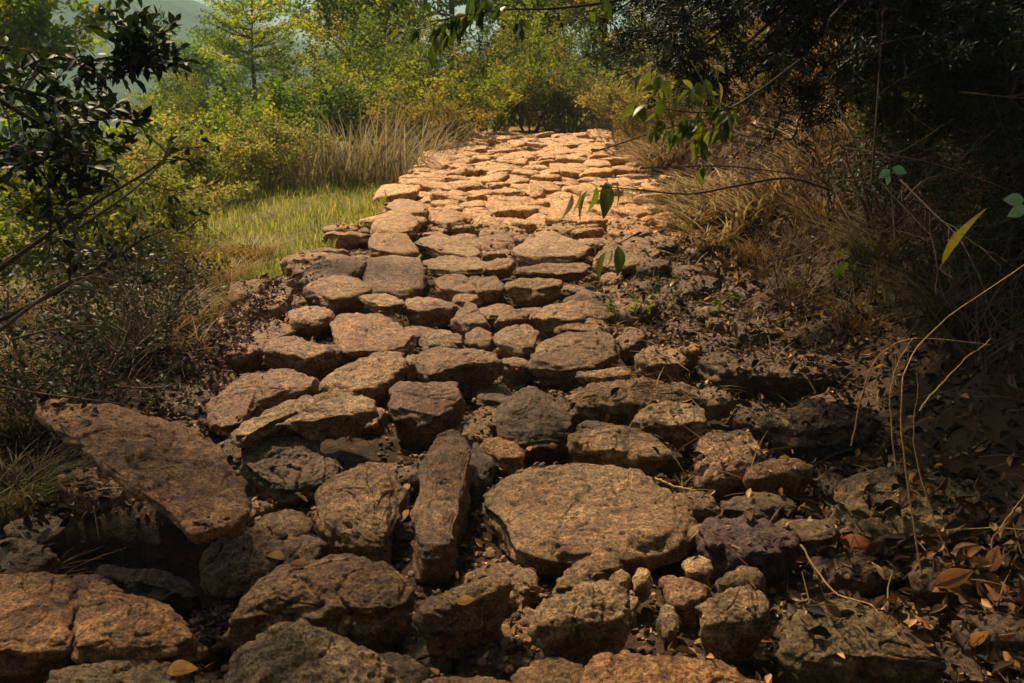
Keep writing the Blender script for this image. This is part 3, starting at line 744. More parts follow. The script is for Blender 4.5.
# --- far stretch: a crazy paving of cells
bound2 = [f for f in foot if f[:, 1].max() > 7.0]
sites = []
yy = 7.7; row = 0
while yy < 17.4:
    sx_ = np.interp(yy, [8, 17], [.33, .38]); sy_ = np.interp(yy, [8, 17], [.27, .37])
    for u in np.arange(-1.62 + (row % 2) * sx_ / 2, 1.7, sx_):
        sites.append((float(cx(yy)) + u + rng.normal(0, sx_ * .32), yy + rng.normal(0, sy_ * .34)))
    yy += sy_; row += 1
sites = np.array([q for q in sites if q[0] - float(cx(q[1])) > -1.36])
def clip(poly, p, n):
    out = []
    for i in range(len(poly)):
        a, b = poly[i - 1], poly[i]
        da, db = (a - p) @ n, (b - p) @ n
        if da <= 0: out.append(a)
        if da * db < 0: out.append(a + (b - a) * da / (da - db))
    return out
far_n = 0; surplus = []
for k, s in enumerate(sites):
    if any(in_poly(s, f) for f in bound2): continue
    if s[1] < 9.8 and s[0] - float(cx(s[1])) < -1.28: continue
    poly = [s + np.array(v) * .8 for v in ((-.45, -.45), (.45, -.45), (.45, .45), (-.45, .45))]
    d2 = np.hypot(*(sites - s).T)
    for j in np.argsort(d2)[1:14]:
        mid = (sites[j] + s) / 2; n = (sites[j] - s) / d2[j]
        poly = clip(poly, mid - n * rng.uniform(-.004, .018), n)
        if len(poly) < 3: break
    if len(poly) < 3: continue
    for f in bound2:
        c0 = f.mean(0)
        if np.hypot(*(c0 - s)) < .9:
            q = f[np.argmin(np.hypot(*(f - s).T))]; n = (q - s); n /= np.linalg.norm(n) + 1e-9
            poly = clip(poly, q - n * .02, n)
            if len(poly) < 3: break
    if len(poly) < 3: continue
    poly = np.array(poly)
    # drop near-duplicate corners
    keep = [i for i in range(len(poly)) if np.hypot(*(poly[i] - poly[i - 1])) > .03]
    poly = poly[keep]
    if len(poly) < 3 or np.ptp(poly[:, 0]) < .07 or np.ptp(poly[:, 1]) < .06: continue
    y0 = s[1]
    gx_, gy_ = rng.normal(0, .09), rng.normal(.0, .11)
    hx = rng.uniform(-.01, .10) + (.03 if abs(s[0] - cx(y0)) > 1.3 else 0)
    O = np.stack([poly[:, 0], poly[:, 1], SL * poly[:, 1] + hx + gx_ * (poly[:, 0] - s[0]) + gy_ * (poly[:, 1] - s[1])], -1)
    V, Fs, c = stone_mesh(O, .16, .02, .028, .12, 4000 + k, 40, 12, 6, 1.15, 8)
    if len(STONES) >= 296:
        surplus.append((V, Fs)); continue
    o = build('cobble', V, Fs, M_STONE, origin=[float(v) for v in c])
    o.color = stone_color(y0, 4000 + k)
    u = s[0] - cx(y0)
    side = ['at the left rim of', 'left of centre on', 'in the middle of', 'right of centre on', 'at the right rim of'][int(np.clip((u + 1.6) / .64, 0, 4))]
    band = ['the stretch beside the meadow corner', 'the stretch level with the hanging green leaves', 'the stretch beside the nearest reeds', 'the stretch beside the farther reeds', 'the sunny stretch below the crest', 'the crest'][int(np.clip((y0 - 7.5) / 1.4, 0, 5))]
    cc_ = stone_color(y0, 4000 + k); base_ = .62 * np.interp(y0, [4.5, 11.5], [.6, 1])
    tone = 'pale' if sum(cc_[:3]) > 1.22 else ('dark' if sum(cc_[:3]) < 1.02 else 'orange')
    wd = np.ptp(poly[:, 0]); size_ = 'wide' if wd > .48 else ('narrow' if wd < .33 else 'middling')
    lb = size_ + ' ' + tone + ' cobble ' + side + ' ' + band
    gp = 'sunlit cobbles ' + side + ' ' + band
    tag(o, lb, 'stone', gp)
    STONES.append(o); far_n += 1
print('STONES total', len(STONES), 'surplus', len(surplus))
if surplus:
    Vs = []; Fa, Fb = [], []; off = 0
    for V, Fs in surplus:
        Vs.append(V)
        for f in Fs: (Fa if f.shape[1] == 4 else Fb).append(f + off)
        off += len(V)
    o = build('distant_cobbles', np.concatenate(Vs), [np.concatenate(Fa), np.concatenate(Fb)], M_STONE)
    o.color = stone_color(16, 1)
    tag(o, 'farthest orange cobbles of the path merging together at the crest', 'cobbles', kind='stuff')

# ------------------------------------------------------------------ surface lookup for things that lie on it
bpy.context.view_layer.update()
_v, _f = [], []; off = 0
for o in STONES + [ground]:
    me = o.data
    co = np.empty(len(me.vertices) * 3, np.float32); me.vertices.foreach_get('co', co)
    co = co.reshape(-1, 3) + np.array(o.location, np.float32)
    if o is ground:
        msk = (co[:, 0] > -6) & (co[:, 0] < 7) & (co[:, 1] > .5) & (co[:, 1] < 20)
    nl_ = np.empty(len(me.polygons), np.int32); me.polygons.foreach_get('loop_total', nl_)
    lv = np.empty(len(me.loops), np.int32); me.loops.foreach_get('vertex_index', lv)
    st = np.concatenate([[0], np.cumsum(nl_)[:-1]])
    q = st[nl_ == 4][:, None] + np.arange(4)
    q = lv[q]
    if o is ground: q = q[msk[q].all(1)]
    _f.append(q + off); _v.append(co); off += len(co)
BV = BVHTree.FromPolygons(np.concatenate(_v).tolist(), np.concatenate(_f).tolist())
def drop(x, y):
    h = BV.ray_cast(Vector((x, y, 12)), Vector((0, 0, -1)))
    if h[0] is None: return tz(x, y), np.array([0, 0, 1.0])
    n = np.array(h[1]); n = n if n[2] > 0 else -n
    return h[0].z, n
def on_pixel(px, py):
    h = BV.ray_cast(Vector(CAMP), Vector(ray(px, py)).normalized())
    if h[0] is None: return ground_at(px, py), np.array([0, 0, 1.0])
    n = np.array(h[1]); n = n if n[2] > 0 else -n
    return np.array(h[0]), n

def align(normals, yaw, tilt=.3):
    n = normals + rng.normal(0, tilt, normals.shape); n /= np.linalg.norm(n, axis=1, keepdims=True)
    a = np.stack([np.cos(yaw), np.sin(yaw), np.zeros_like(yaw)], -1)
    y = a - (a * n).sum(1)[:, None] * n; y /= np.linalg.norm(y, axis=1, keepdims=True) + 1e-9
    x = np.cross(y, n)
    return np.stack([x, y, n], -1)

# ------------------------------------------------------------------ LITTER, GRAVEL (stuff)
def litter(name, pts, tmpl, smin, smax, mat, label, cat, tilt=.35, lift=.004, power=1.6, color=None):
    Z = [drop(x, y) for x, y in pts]
    pos = np.array([[x, y, z[0] + lift] for (x, y), z in zip(pts, Z)])
    nn = np.array([z[1] for z in Z])
    n = len(pos)
    s = smin + (smax - smin) * rng.random(n) ** power
    V, F, r = scatter(tmpl[0], tmpl[1], pos, align(nn, rng.uniform(0, 6.28, n), tilt), s)
    o = build(name, V, F, mat, rnd=r, smooth_=name != 'gravel')
    if color: o.color = color
    return tag(o, label, cat, kind='stuff')
# chips of stone
ico = np.array([(0,0,-.6),(.7,-.5,-.1),(-.3,-.85,0),(-.9,0,-.1),(-.25,.85,0),(.75,.5,0),(.3,-.7,.35),(-.6,-.4,.4),(-.6,.45,.35),(.3,.7,.4),(.8,0,.3),(0,0,.6)])
icf = np.array([(0,1,2),(1,0,5),(0,2,3),(0,3,4),(0,4,5),(1,5,10),(2,1,6),(3,2,7),(4,3,8),(5,4,9),(1,10,6),(2,6,7),(3,7,8),(4,8,9),(5,9,10),(6,10,11),(7,6,11),(8,7,11),(9,8,11),(10,9,11)])
def gap_points(n, x0, x1, y0, y1, depth=.035):
    out = []
    while len(out) < n:
        x = rng.uniform(x0, x1); y = y0 + (y1 - y0) * rng.random() ** 1.25
        x += float(cx(y))
        z, nn = drop(x, y)
        if -1.95 < x < -1.02 and 2.48 < y < 3.15: continue
        if z < SL * y + depth: out.append((x, y))
    return out
M_CHIP = leaf_material('stone_chips', [(0, (.05, .03, .02)), (.4, (.13, .08, .045)), (.75, (.22, .14, .08)), (1, (.36, .24, .13))], 0, .85, .25)
litter('gravel', gap_points(9000, -1.8, 1.7, 1.8, 9), (ico, [icf]), .004, .024, M_CHIP, 'loose stone chips and grit filling the joints of the near path', 'gravel', .5, .004, 2.4)
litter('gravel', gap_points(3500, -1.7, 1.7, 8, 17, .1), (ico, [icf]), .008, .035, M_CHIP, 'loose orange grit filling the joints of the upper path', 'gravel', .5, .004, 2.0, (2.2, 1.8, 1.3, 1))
pts = gap_points(6500, -1.8, 1.9, 1.8, 7, .035)
litter('leaf_litter', pts, LEAF_CURL, .01, .045, M_LITTER, 'small dead brown leaves caught in the joints between near stones', 'leaf litter', .6, .006, 1.8, (2.2, 1.9, 1.6, 1))
# right-hand litter, thick towards the bank
pts = []
while len(pts) < 17000:
    y = 1.9 + 6.2 * rng.random() ** 1.3; u = .45 + 3.2 * rng.random() ** .8
    if rng.random() > smooth((u - .3) / 1.0) * .95 + .05: continue
    if u < 1.5 and rng.random() < .75 and drop(float(cx(y)) + u, y)[0] > SL * y + .05: continue
    pts.append((float(cx(y)) + u, y))
litter('leaf_litter', pts, LEAF_CURL, .015, .075, M_LITTER, 'thick carpet of dead leaves over the shaded right side and bank', 'leaf litter', .6, .01, 2.2)
pts = [(float(cx(y)) + 1.5 + 3.2 * rng.random(), y) for y in rng.uniform(6, 15, 12000)]
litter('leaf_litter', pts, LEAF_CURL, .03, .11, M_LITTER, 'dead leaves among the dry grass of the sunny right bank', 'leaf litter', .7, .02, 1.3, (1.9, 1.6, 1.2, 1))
pts = [(rng.normal(1.3, .35), rng.normal(5.0, .7)) for _ in range(2000)]
litter('leaf_litter', pts, LEAF_CURL, .012, .04, M_PURPLE, 'purplish grey leaf crumbs heaped at right of the middle path', 'leaf litter', .6, .01)
pts = [(rng.normal(-1.62, .12) + .05 * (y - 4.8), y) for y in rng.normal(4.9, .7, 2600)]
litter('leaf_litter', pts, LEAF_CURL, .012, .045, M_PURPLE, 'purplish leaf crumbs along the left rim of the path', 'leaf litter', .6, .01)
pts = [(x, y) for x, y in zip(rng.normal(-.87, .05, 260), rng.normal(2.38, .04, 260))]
litter('leaf_litter', pts, LEAF_CURL, .01, .03, M_PURPLE, 'small pinkish purple heap of crumbs by the black hollow at lower left', 'leaf litter', .6, .01)
pts = []
while len(pts) < 5500:
    y = rng.uniform(2.4, 6.5); x = -1.5 - 2.8 * rng.random() ** .9
    pts.append((x, y))
litter('leaf_litter', pts, LEAF_CURL, .015, .06, M_LITTER, 'dead leaves and crumbs on the earth under the left bushes', 'leaf litter', .55, .008)
# straw and needles on the ground
pts = [(float(cx(y)) + u, y) for u, y in zip(rng.uniform(.6, 3.0, 2500), rng.uniform(2, 8, 2500))]
litter('fallen_straw', pts, STRAW, .06, .22, M_DRY, 'fallen straw and thin twigs lying over the right bank', 'straw', .35, .015, 1.4, (.8, .7, .6, 1))
pts = [(-1.6 - 2.3 * rng.random(), rng.uniform(2.2, 6.5)) for _ in range(2600)]
litter('fallen_straw', pts, STRAW, .06, .20, M_DRY, 'fallen straw lying over the earth at left', 'straw', .35, .015, 1.4)

# ------------------------------------------------------------------ individual fallen leaves
def fallen(px, py, L, yaw, col, label, lift=.012, width=1.0, tmpl=None, face=.5, nm='fallen_leaf', cat='leaf'):
    p, n = on_pixel(px, py)
    n = n * (1 - face) + np.array([0, -.7, .7]) * face
    n /= np.linalg.norm(n)
    p = p + n * lift
    rot = align(n[None], np.array([R(yaw)]), .02)
    tm = tmpl or leaf_template(.46, .45, float(rng.uniform(-.45, .3)), 8)
    TV = tm[0] - np.array([0, .5, 0])
    V, F, r = scatter(TV, tm[1], p[None], rot, np.array([[L * width, L, L]]), np.array([.5]))
    o = build(nm, V, F, M_TAN, rnd=r, origin=p)
    o.color = (*col, 1)
    sm = o.modifiers.new('thick', 'SOLIDIFY'); sm.thickness = .0012
    return tag(o, label, cat)
tan_, red_, yel_, brn_, och_ = (1, 1, 1), (.75, .38, .26), (1.1, .85, .3), (.5, .4, .35), (.85, .65, .4)
fallen(784, 424, .055, 95, tan_, 'pale tan leaf standing upright on the shaded right of the path')
fallen(772, 451, .06, 10, och_, 'tan leaf lying flat just below the upright pale one')
fallen(790, 490, .075, 35, tan_, 'tan leaf pointing up right above the purple-tinged stone')
fallen(800, 513, .05, 60, (1, .75, .6), 'small pinkish leaf at the right tip of the purple-tinged stone')
fallen(820, 507, .05, 75, tan_, 'narrow pale leaf right of the small pinkish one', width=.6)
fallen(853, 548, .16, 160, red_, 'large red-brown curled leaf in front of the dark mossy boulder', .03)
fallen(876, 573, .065, 120, tan_, 'pale folded leaf just below the large red-brown one', width=.7)
fallen(912, 481, .055, 30, yel_, 'round yellow leaf on the dark mossy boulder', width=1.7)
fallen(912, 626, .10, 150, (1, .6, .4), 'long orange leaf behind the right end of the greenish slab', width=.6)
fallen(945, 583, .12, 25, (.7, .42, .3), 'brown leaf lying above the heap of dead leaves at lower right', .03)
fallen(955, 610, .10, 80, (.8, .45, .22), 'orange-brown leaf in the middle of the lower right heap', .03, 1.4)
fallen(990, 600, .11, 100, (.65, .33, .18), 'broad brown leaf near the right edge of the picture', .05, 1.3)
fallen(985, 575, .10, 60, (.55, .3, .2), 'dark brown leaf standing at the back of the lower right heap', .05)
fallen(1000, 668, .16, 150, och_, 'long ochre leaf in the bottom right corner', .02, .7)
fallen(940, 600, .08, 10, (.9, .5, .25), 'small orange leaf at the left side of the lower right heap', .02)
fallen(980, 640, .07, 30, (.8, .55, .3), 'small ochre leaf above the corner leaf', .02)
fallen(407, 489, .055, 80, tan_, 'pale leaf stuck upright left of the narrow slab')
fallen(405, 517, .075, 75, och_, 'tan leaf below the other leaf left of the narrow slab')
fallen(105, 377, .06, 10, yel_, 'yellow leaf on the earth behind the tilted slab', .02, 1.4)
fallen(657, 467, .05, 60, och_, 'ochre leaf at the upper right rim of the big oval stone')
fallen(693, 534, .09, 55, tan_, 'curled tan leaf at the right end of the big oval stone', width=.6)
fallen(183, 672, .08, 20, yel_, 'yellow leaf on the mossy stone in the bottom left', width=1.2)
fallen(466, 603, .05, 10, yel_, 'yellowish leaf on the thin slab with a black front', width=1.2)
fallen(300, 566, .06, 5, (1, .72, .55), 'pinkish leaf between the humped stone and the rounded one')
fallen(275, 558, .07, 160, (1, .75, .6), 'pale pinkish leaf right of the grey-brown block')
fallen(740, 402, .035, 80, tan_, 'tiny pale leaf above the squarish shaded stone')
fallen(612, 452, .04, 60, (1, .6, .3), 'small orange leaf on the long flat stone behind the big oval')
fallen(530, 452, .035, 90, (1, .6, .3), 'small orange leaf at the top rim of the big oval stone', width=1.4)
fallen(553, 447, .04, 20, (1, .65, .35), 'second small orange leaf at the top rim of the big oval', width=1.4)
fallen(580, 421, .05, 80, (1, .6, .32), 'orange leaf behind the long flat stone', .02, 1.2)
fallen(606, 417, .045, 90, (1, .62, .35), 'orange leaf leaning between two stones right of the triangular one', .02)
fallen(520, 372, .05, 80, (.9, .45, .2), 'rusty leaf in the dark gap beside the humped stone', .02)
fallen(905, 595, .06, 170, (.9, .6, .5), 'dull pink leaf behind the greenish slab')
fallen(850, 350, .05, 20, tan_, 'pale leaf in the shade above the long black ledge', .02)
fallen(800, 360, .05, 10, och_, 'tan leaf on the long black ledge', .02)
fallen(835, 318, .04, 40, tan_, 'small pale leaf on the litter under the right bushes', .02)
heap = [(rng.normal(1.45, .22), rng.normal(2.6, .22)) for _ in range(240)]
litter('leaf_litter', heap, LEAF_CURL, .035, .085, M_LITTER, 'heap of large brown and orange dead leaves at lower right', 'leaf litter', .6, .02, 1.0, (1.3, 1.05, .8, 1))
pts = [(float(cx(y)) + .5 + 2.6 * rng.random() ** .8, y) for y in 1.9 + 5.5 * rng.random(850) ** 1.2]
litter('leaf_litter', pts, LEAF_CURL, .02, .06, M_TAN, 'scattered pale tan leaves strewn over the shaded right side', 'leaf litter', .6, .02, 1.8, (1.15, .95, .7, 1))

# ------------------------------------------------------------------ PLANTS
def skeleton(base_, dir0, L, r0, depth, nb=4, spread=.8, up=.15, wob=.12, taper=.75, seg=6, ratio=.65, seed=0, start=.3):
    rs = np.random.default_rng(seed)
    paths, tips = [], []
    def go(p, d, L, r, k):
        pts = [p]; q = p.copy(); dd = d.copy()
        for i in range(seg):
            dd = dd + rs.normal(0, wob, 3) + np.array([0, 0, up / seg])
            dd /= np.linalg.norm(dd)
            q = q + dd * L / seg; pts.append(q)
        pts = np.array(pts); rad = np.linspace(r, r * (1 - taper), seg + 1)
        paths.append((pts, rad))
        if k == 0:
            tips.append(pts); return
        for j in range(nb):
            t = start + (1 - start) * (j + rs.random() * .8) / nb
            i = min(seg - 1, int(t * seg)); pp = pts[i] + (pts[i + 1] - pts[i]) * (t * seg - i)
            az = rs.uniform(0, 2 * np.pi)
            side = np.array([math.cos(az), math.sin(az), rs.uniform(-.2, .5)])
            nd = dd * (1 - spread) + side * spread; nd /= np.linalg.norm(nd)
            go(pp, nd, L * ratio * rs.uniform(.75, 1.2), rad[i] * .62, k - 1)
    go(np.array(base_, float), np.array(dir0, float) / np.linalg.norm(dir0), L, r0, depth)
    return paths, tips
def leaves_on(tips, per, size, tmpl, jitter, droop=.0, rs=None, from_=0.15, outward=.6):
    rs = rs or rng
    T = np.array(tips)                      # (n, seg+1, 3)
    n, s = T.shape[0], T.shape[1]
    idx = rs.integers(0, n, per * n)
    t = from_ + (1 - from_) * rs.random(per * n); k = np.minimum((t * (s - 1)).astype(int), s - 2); f = t * (s - 1) - k
    pos = T[idx, k] * (1 - f)[:, None] + T[idx, k + 1] * f[:, None]
    d = T[idx, k + 1] - T[idx, k]; d /= np.linalg.norm(d, axis=1, keepdims=True) + 1e-9
    pos = pos + rs.normal(0, jitter, pos.shape)
    dr = d * outward + rs.normal(0, .6, d.shape) + np.array([0, 0, -droop])
    rots = rot_from(dr, rs.uniform(-1.2, 1.2, len(dr)))
    sz = size * rs.uniform(.6, 1.25, len(dr))
    # clumps share a tint
    rv = np.clip(rs.random(n)[idx] * .72 + rs.random(len(idx)) * .28, 0, 1)
    return scatter(tmpl[0], tmpl[1], pos, rots, sz, rv)
def plant(name, loc, label, cat, paths, leafdata, leafmat, barkmat=M_BARK, group=None, crown='crown', stem='trunk', k=6, color=None):
    e = empty(name, loc, label, cat, group)
    if paths:
        V, F = tubes(paths, k); o = build(stem, V, [F], barkmat, parent=e)
    if leafdata:
        V, F, r = leafdata; o = build(crown, V, F, leafmat, parent=e, rnd=r)
        if color: o.color = color
    return e

# --- background trees -------------------------------------------------
def proto_tree(seed, H=6, kind='broad'):
    rs = np.random.default_rng(seed)
    if kind == 'pine':          # flat-topped tree with layered pads
        trunk = np.array([[0, 0, 0], [.1, 0, H * .3], [.05, .1, H * .6], [.2, .1, H * .95]]); trunk = resample_open(trunk, 10)
        paths = [(trunk, np.linspace(.14, .03, 10))]; tips = []
        for j in range(15):
            z = H * (.50 + .45 * j / 15); a = j * 2.4 + rs.uniform(-.3, .3)
            L = (1 - j / 30) * H * .56 * rs.uniform(.6, 1.15)
            p0 = np.array([.1, .05, z])
            for b in (-.35, 0, .35):
                e = p0 + np.array([math.cos(a + b), math.sin(a + b), .25]) * L * (1 - abs(b) * .6)
                pts = resample_open(np.array([p0, p0 * .5 + e * .5 + [0, 0, -.08], e + [0, 0, .1]]), 7)
                paths.append((pts, np.linspace(.04, .008, 7))); tips.append(pts)
        ld = leaves_on(tips, 150, .13, DIAMOND, np.array([.2, .2, .06]), 0, rs, .35, .5)
        V, F, r = ld
        return paths, (V, F, r)
    paths, tips = skeleton((0, 0, 0), (0, 0, 1), H * .62, .13, 3, 5, .62, .3, .10, .7, 6, .58, seed, .28)
    return paths, leaves_on(tips, 60, .17, DIAMOND, .12, .1, rs, .0, .5)
def resample_open(p, n):
    p = np.asarray(p, float); k = len(p)
    ext = np.vstack([2 * p[0] - p[1], p, 2 * p[-1] - p[-2]])
    out = []
    for u in np.linspace(0, k - 1, n):
        i = min(int(u), k - 2); t = u - i
        p0, p1, p2, p3 = ext[i], ext[i + 1], ext[i + 2], ext[i + 3]
        out.append(.5 * ((2 * p1) + (-p0 + p2) * t + (2 * p0 - 5 * p1 + 4 * p2 - p3) * t * t + (-p0 + 3 * p1 - 3 * p2 + p3) * t ** 3))
    return np.array(out)
def place(px, D, dz=0):
    x = (px - 512) / FPX * D; y = D
    return (x, y, tz(x, y) - .05 + dz)
TREES = [
 # proto, px, D, scale, tint, label
 ('pine', 262, 27, .70, (1.5, 1.45, .9), 'flat-topped pine with a bare dark trunk in the upper left behind the bushes'),
 ('broad', 368, 33, 1.1, (.8, .95, .8), 'tall green tree just right of the patch of sky'),
 ('broad', 405, 27, 1.05, (1.1, 1.1, .7), 'yellow-green tree above the dry reeds'),
 ('pine', 455, 36, 1.3, (.65, .8, .7), 'dark green tree behind the yellow-green ones at top centre'),
 ('broad', 500, 25, .95, (1.35, 1.15, .6), 'tree with yellow and orange foliage above the crest of the path'),
 ('broad', 556, 30, 1.2, (.7, .85, .7), 'dark tree above the far end of the path'),
 ('pine', 600, 24, 1.05, (.8, .9, .7), 'tree behind the grey dry bush at top centre'),
 ('broad', 655, 27, 1.2, (.7, .75, .6), 'shaded tree above the dry bank, left of the overhanging dark branches'),
 ('broad', 30, 19, .85, (1.2, 1.3, .7), 'bright green tree in the top left corner behind the dark glossy branch'),
 ('broad', 205, 44, 1.1, (.8, 1.0, .85), 'hazy tree standing left of the flat-topped pine'),
 ('pine', 235, 52, 1.25, (.75, .9, .8), 'farthest hazy tree behind the flat-topped pine'),
 ('broad', 328, 42, .42, (1.0, 1.1, .8), 'tree filling the gap right behind the flat-topped pine'),
 ('broad', -20, 28, 1.0, (1.1, 1.2, .7), 'green tree cut by the left edge of the picture'),
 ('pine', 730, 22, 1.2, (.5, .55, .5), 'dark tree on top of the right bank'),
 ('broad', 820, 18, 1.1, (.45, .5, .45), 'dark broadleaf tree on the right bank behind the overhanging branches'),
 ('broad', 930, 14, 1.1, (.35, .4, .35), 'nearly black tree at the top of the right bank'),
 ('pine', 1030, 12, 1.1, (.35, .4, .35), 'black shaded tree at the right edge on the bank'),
]
protos = {}
for kind, sd_ in (('pine', 3), ('broad', 8), ('broad2', 21)):
    protos[kind] = proto_tree(sd_, 6, 'pine' if kind == 'pine' else 'broad')
first = {}
for i, (kind, px, D, s, tint, label) in enumerate(TREES):
    key = kind if kind == 'pine' else ('broad' if i % 2 else 'broad2')
    loc = place(px, D)
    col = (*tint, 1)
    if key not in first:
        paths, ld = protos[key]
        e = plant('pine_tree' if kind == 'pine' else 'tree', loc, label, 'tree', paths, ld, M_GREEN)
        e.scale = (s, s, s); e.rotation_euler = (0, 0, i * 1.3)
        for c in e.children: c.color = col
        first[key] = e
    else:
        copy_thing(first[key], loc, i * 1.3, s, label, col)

# --- bushes ------------------------------------------------------------
def proto_bush(seed, H=1.3, leaf=.06, nb=5, per=26, tm=DIAMOND, depth=2, stems=7, spread=.7):
    rs = np.random.default_rng(seed); P_, T_ = [], []
    for s in range(stems):
        a = s / stems * 6.28 + rs.uniform(-.3, .3); lean = rs.uniform(.25, .9)
        ps, tp = skeleton((math.cos(a) * .08, math.sin(a) * .08, 0), (math.cos(a) * lean, math.sin(a) * lean, 1), H * .62 * rs.uniform(.75, 1.1), .014, depth, nb, spread, .2, .14, .7, 5, .55, seed * 31 + s, .2)
        P_ += ps; T_ += tp
    return P_, (leaves_on(T_, per, leaf, tm, .03, .1, rs, .0) if per else None)
BP = {'green': proto_bush(2, 1.3, .045, 5, 44), 'autumn': proto_bush(5, 1.3, .042, 5, 38), 'loose': proto_bush(9, 1.4, .06, 4, 18, LEAF_N), 'tall': proto_bush(12, 1.3, .028, 5, 80), 'tangle': proto_bush(14, 1.2, .032, 5, 17, LEAF)}
BMAT = {'tall': M_GREEN, 'tangle': M_DARK, 'green': M_GREEN, 'autumn': M_AUTUMN, 'loose': M_AUTUMN}
BUSHES = [
 ('autumn', 175, 11.5, 1.05, (1.4, 1.4, 1.1), 'yellow-green bush left of the meadow behind the dark glossy branch'),
 ('green', 225, 14, 1.15, (1.4, 1.35, .9), 'round bush below the flat-topped pine, left side'),
 ('autumn', 272, 12.5, .95, (1.3, 1.25, 1.0), 'reddish-tinged bush at the back of the meadow left of the dry reeds'),
 ('green', 300, 16, 1.4, (.6, .8, .75), 'dark green bush behind the reddish-tinged one'),
 ('autumn', 340, 17, 1.4, (1, 1, .8), 'olive bush behind the dry reeds, left part'),
 ('green', 385, 18, 1.5, (1.1, 1.0, .7), 'yellowish bush behind the dry reeds, right part'),
 ('autumn', 432, 15.5, 1.0, (1.2, .95, .7), 'orange-tinged bush at the left side of the path near the crest'),
 ('green', 455, 17.5, 1.25, (1.3, 1.15, .6), 'bright yellow-green bush at the left of the crest'),
 ('loose', 492, 19, 1.4, (1.3, 1.0, .6), 'bush with orange leaves right above the crest of the path'),
 ('green', 530, 19.5, 1.35, (.8, .85, .6), 'dark bush closing the end of the path'),
 ('autumn', 568, 19, 1.3, (.75, .75, .6), 'brownish bush at the right end of the crest'),
 ('green', 600, 21, 1.5, (.7, .85, .8), 'dull green bush behind the grey dry bush'),
 ('autumn', 135, 8.5, .9, (1.2, 1.2, .9), 'bush between the dark glossy branch and the meadow'),
 ('autumn', 90, 7.0, .9, (1.1, 1.15, .8), 'loose twiggy bush behind the bare twigs at left'),
 ('green', 40, 9.5, 1.35, (.9, 1.1, .7), 'sunlit green bush glimpsed through the dark left branches'),
 ('green', -20, 7, 1.2, (.8, .9, .6), 'green bush at the left edge of the picture'),
 ('autumn', 690, 13.5, 1.0, (.8, .75, .6), 'thin brown bush on the dry bank'),
 ('loose', 760, 10.5, 1.0, (.7, .6, .5), 'withered bush on the bank under the overhanging branches'),
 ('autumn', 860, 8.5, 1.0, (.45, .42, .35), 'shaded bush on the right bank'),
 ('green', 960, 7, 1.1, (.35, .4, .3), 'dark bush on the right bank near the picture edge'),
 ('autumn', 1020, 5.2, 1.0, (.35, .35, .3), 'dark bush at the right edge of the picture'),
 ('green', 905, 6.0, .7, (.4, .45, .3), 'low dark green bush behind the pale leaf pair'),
]
BUSHES = [(k, px, D, s * 1.25, t, l) for k, px, D, s, t, l in BUSHES]
nm_ = ['leftmost', 'second', 'third', 'fourth', 'fifth', 'sixth', 'seventh', 'eighth', 'ninth', 'tenth', 'eleventh']
for j, px in enumerate((165, 215, 262, 308, 350, 395, 436, 478, 522, 566, 612)):
    ti = [(1.15, 1.1, .8), (.75, .8, .7), (1.25, 1.0, .6), (.95, .9, .6)][j % 4]
    BUSHES.append((['tall', 'tall', 'tall'][j % 3], px, 22 + (j * 7) % 5, (2.5 if px > 330 else 1.35) + .3 * ((j * 5) % 3), ti, nm_[j] + ' from the left in the row of tall shrubs behind the bushes'))
for j, px in enumerate((640, 672, 705, 735)):
    BUSHES.append((['autumn', 'loose'][j % 2], px, 15 + j * .5 - (j % 2) * 2, 1.3, (1.3, 1.1, .75), ['first', 'second', 'third', 'fourth'][j] + ' from the left of the withered shrubs along the top of the dry bank'))
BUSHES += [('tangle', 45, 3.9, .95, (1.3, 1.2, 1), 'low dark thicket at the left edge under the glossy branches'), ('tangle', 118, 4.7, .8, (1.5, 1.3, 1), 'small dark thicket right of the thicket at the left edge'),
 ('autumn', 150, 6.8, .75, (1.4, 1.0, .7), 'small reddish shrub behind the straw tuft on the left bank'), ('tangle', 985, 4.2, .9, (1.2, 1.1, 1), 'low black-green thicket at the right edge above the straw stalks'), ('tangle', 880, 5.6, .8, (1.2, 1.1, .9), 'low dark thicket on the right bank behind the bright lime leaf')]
bf = {}
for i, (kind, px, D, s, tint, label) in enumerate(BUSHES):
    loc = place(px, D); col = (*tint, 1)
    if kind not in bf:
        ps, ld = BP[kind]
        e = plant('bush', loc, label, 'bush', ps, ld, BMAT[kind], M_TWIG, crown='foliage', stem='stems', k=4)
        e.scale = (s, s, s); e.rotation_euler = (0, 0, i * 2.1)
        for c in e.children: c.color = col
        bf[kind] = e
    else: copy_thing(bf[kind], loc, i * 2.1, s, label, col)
# grey dry bush at the top of the path, bare twigs only
def bare_bush(px, D, s, label, seed, H=1.3, nb=6, depth=3, stems=8, loc=None):
    P_, T_ = [], []
    rs = np.random.default_rng(seed)
    for q in range(stems):
        a = q / stems * 6.28; lean = rs.uniform(.2, 1.1)
        ps, tp = skeleton((math.cos(a) * .06, math.sin(a) * .06, 0), (math.cos(a) * lean, math.sin(a) * lean, 1), H * .6 * rs.uniform(.7, 1.15), .010, depth, nb, .55, .25, .16, .75, 5, .6, seed * 31 + q, .2)
        P_ += ps
    P_ = [(p * s, r * (1 if s > .7 else .8)) for p, r in P_]
    e = empty('dry_bush', loc if loc is not None else place(px, D), label, 'bush')
    V, F = tubes(P_, 3); build('stems', V, [F], M_TWIG, parent=e)
    return e
bare_bush(622, 14.5, 1.25, 'grey leafless bush at the right of the path crest', 5, depth=3)
bare_bush(830, 6.2, .9, 'tangle of bare twigs on the bank below the overhanging branches', 6, depth=2)
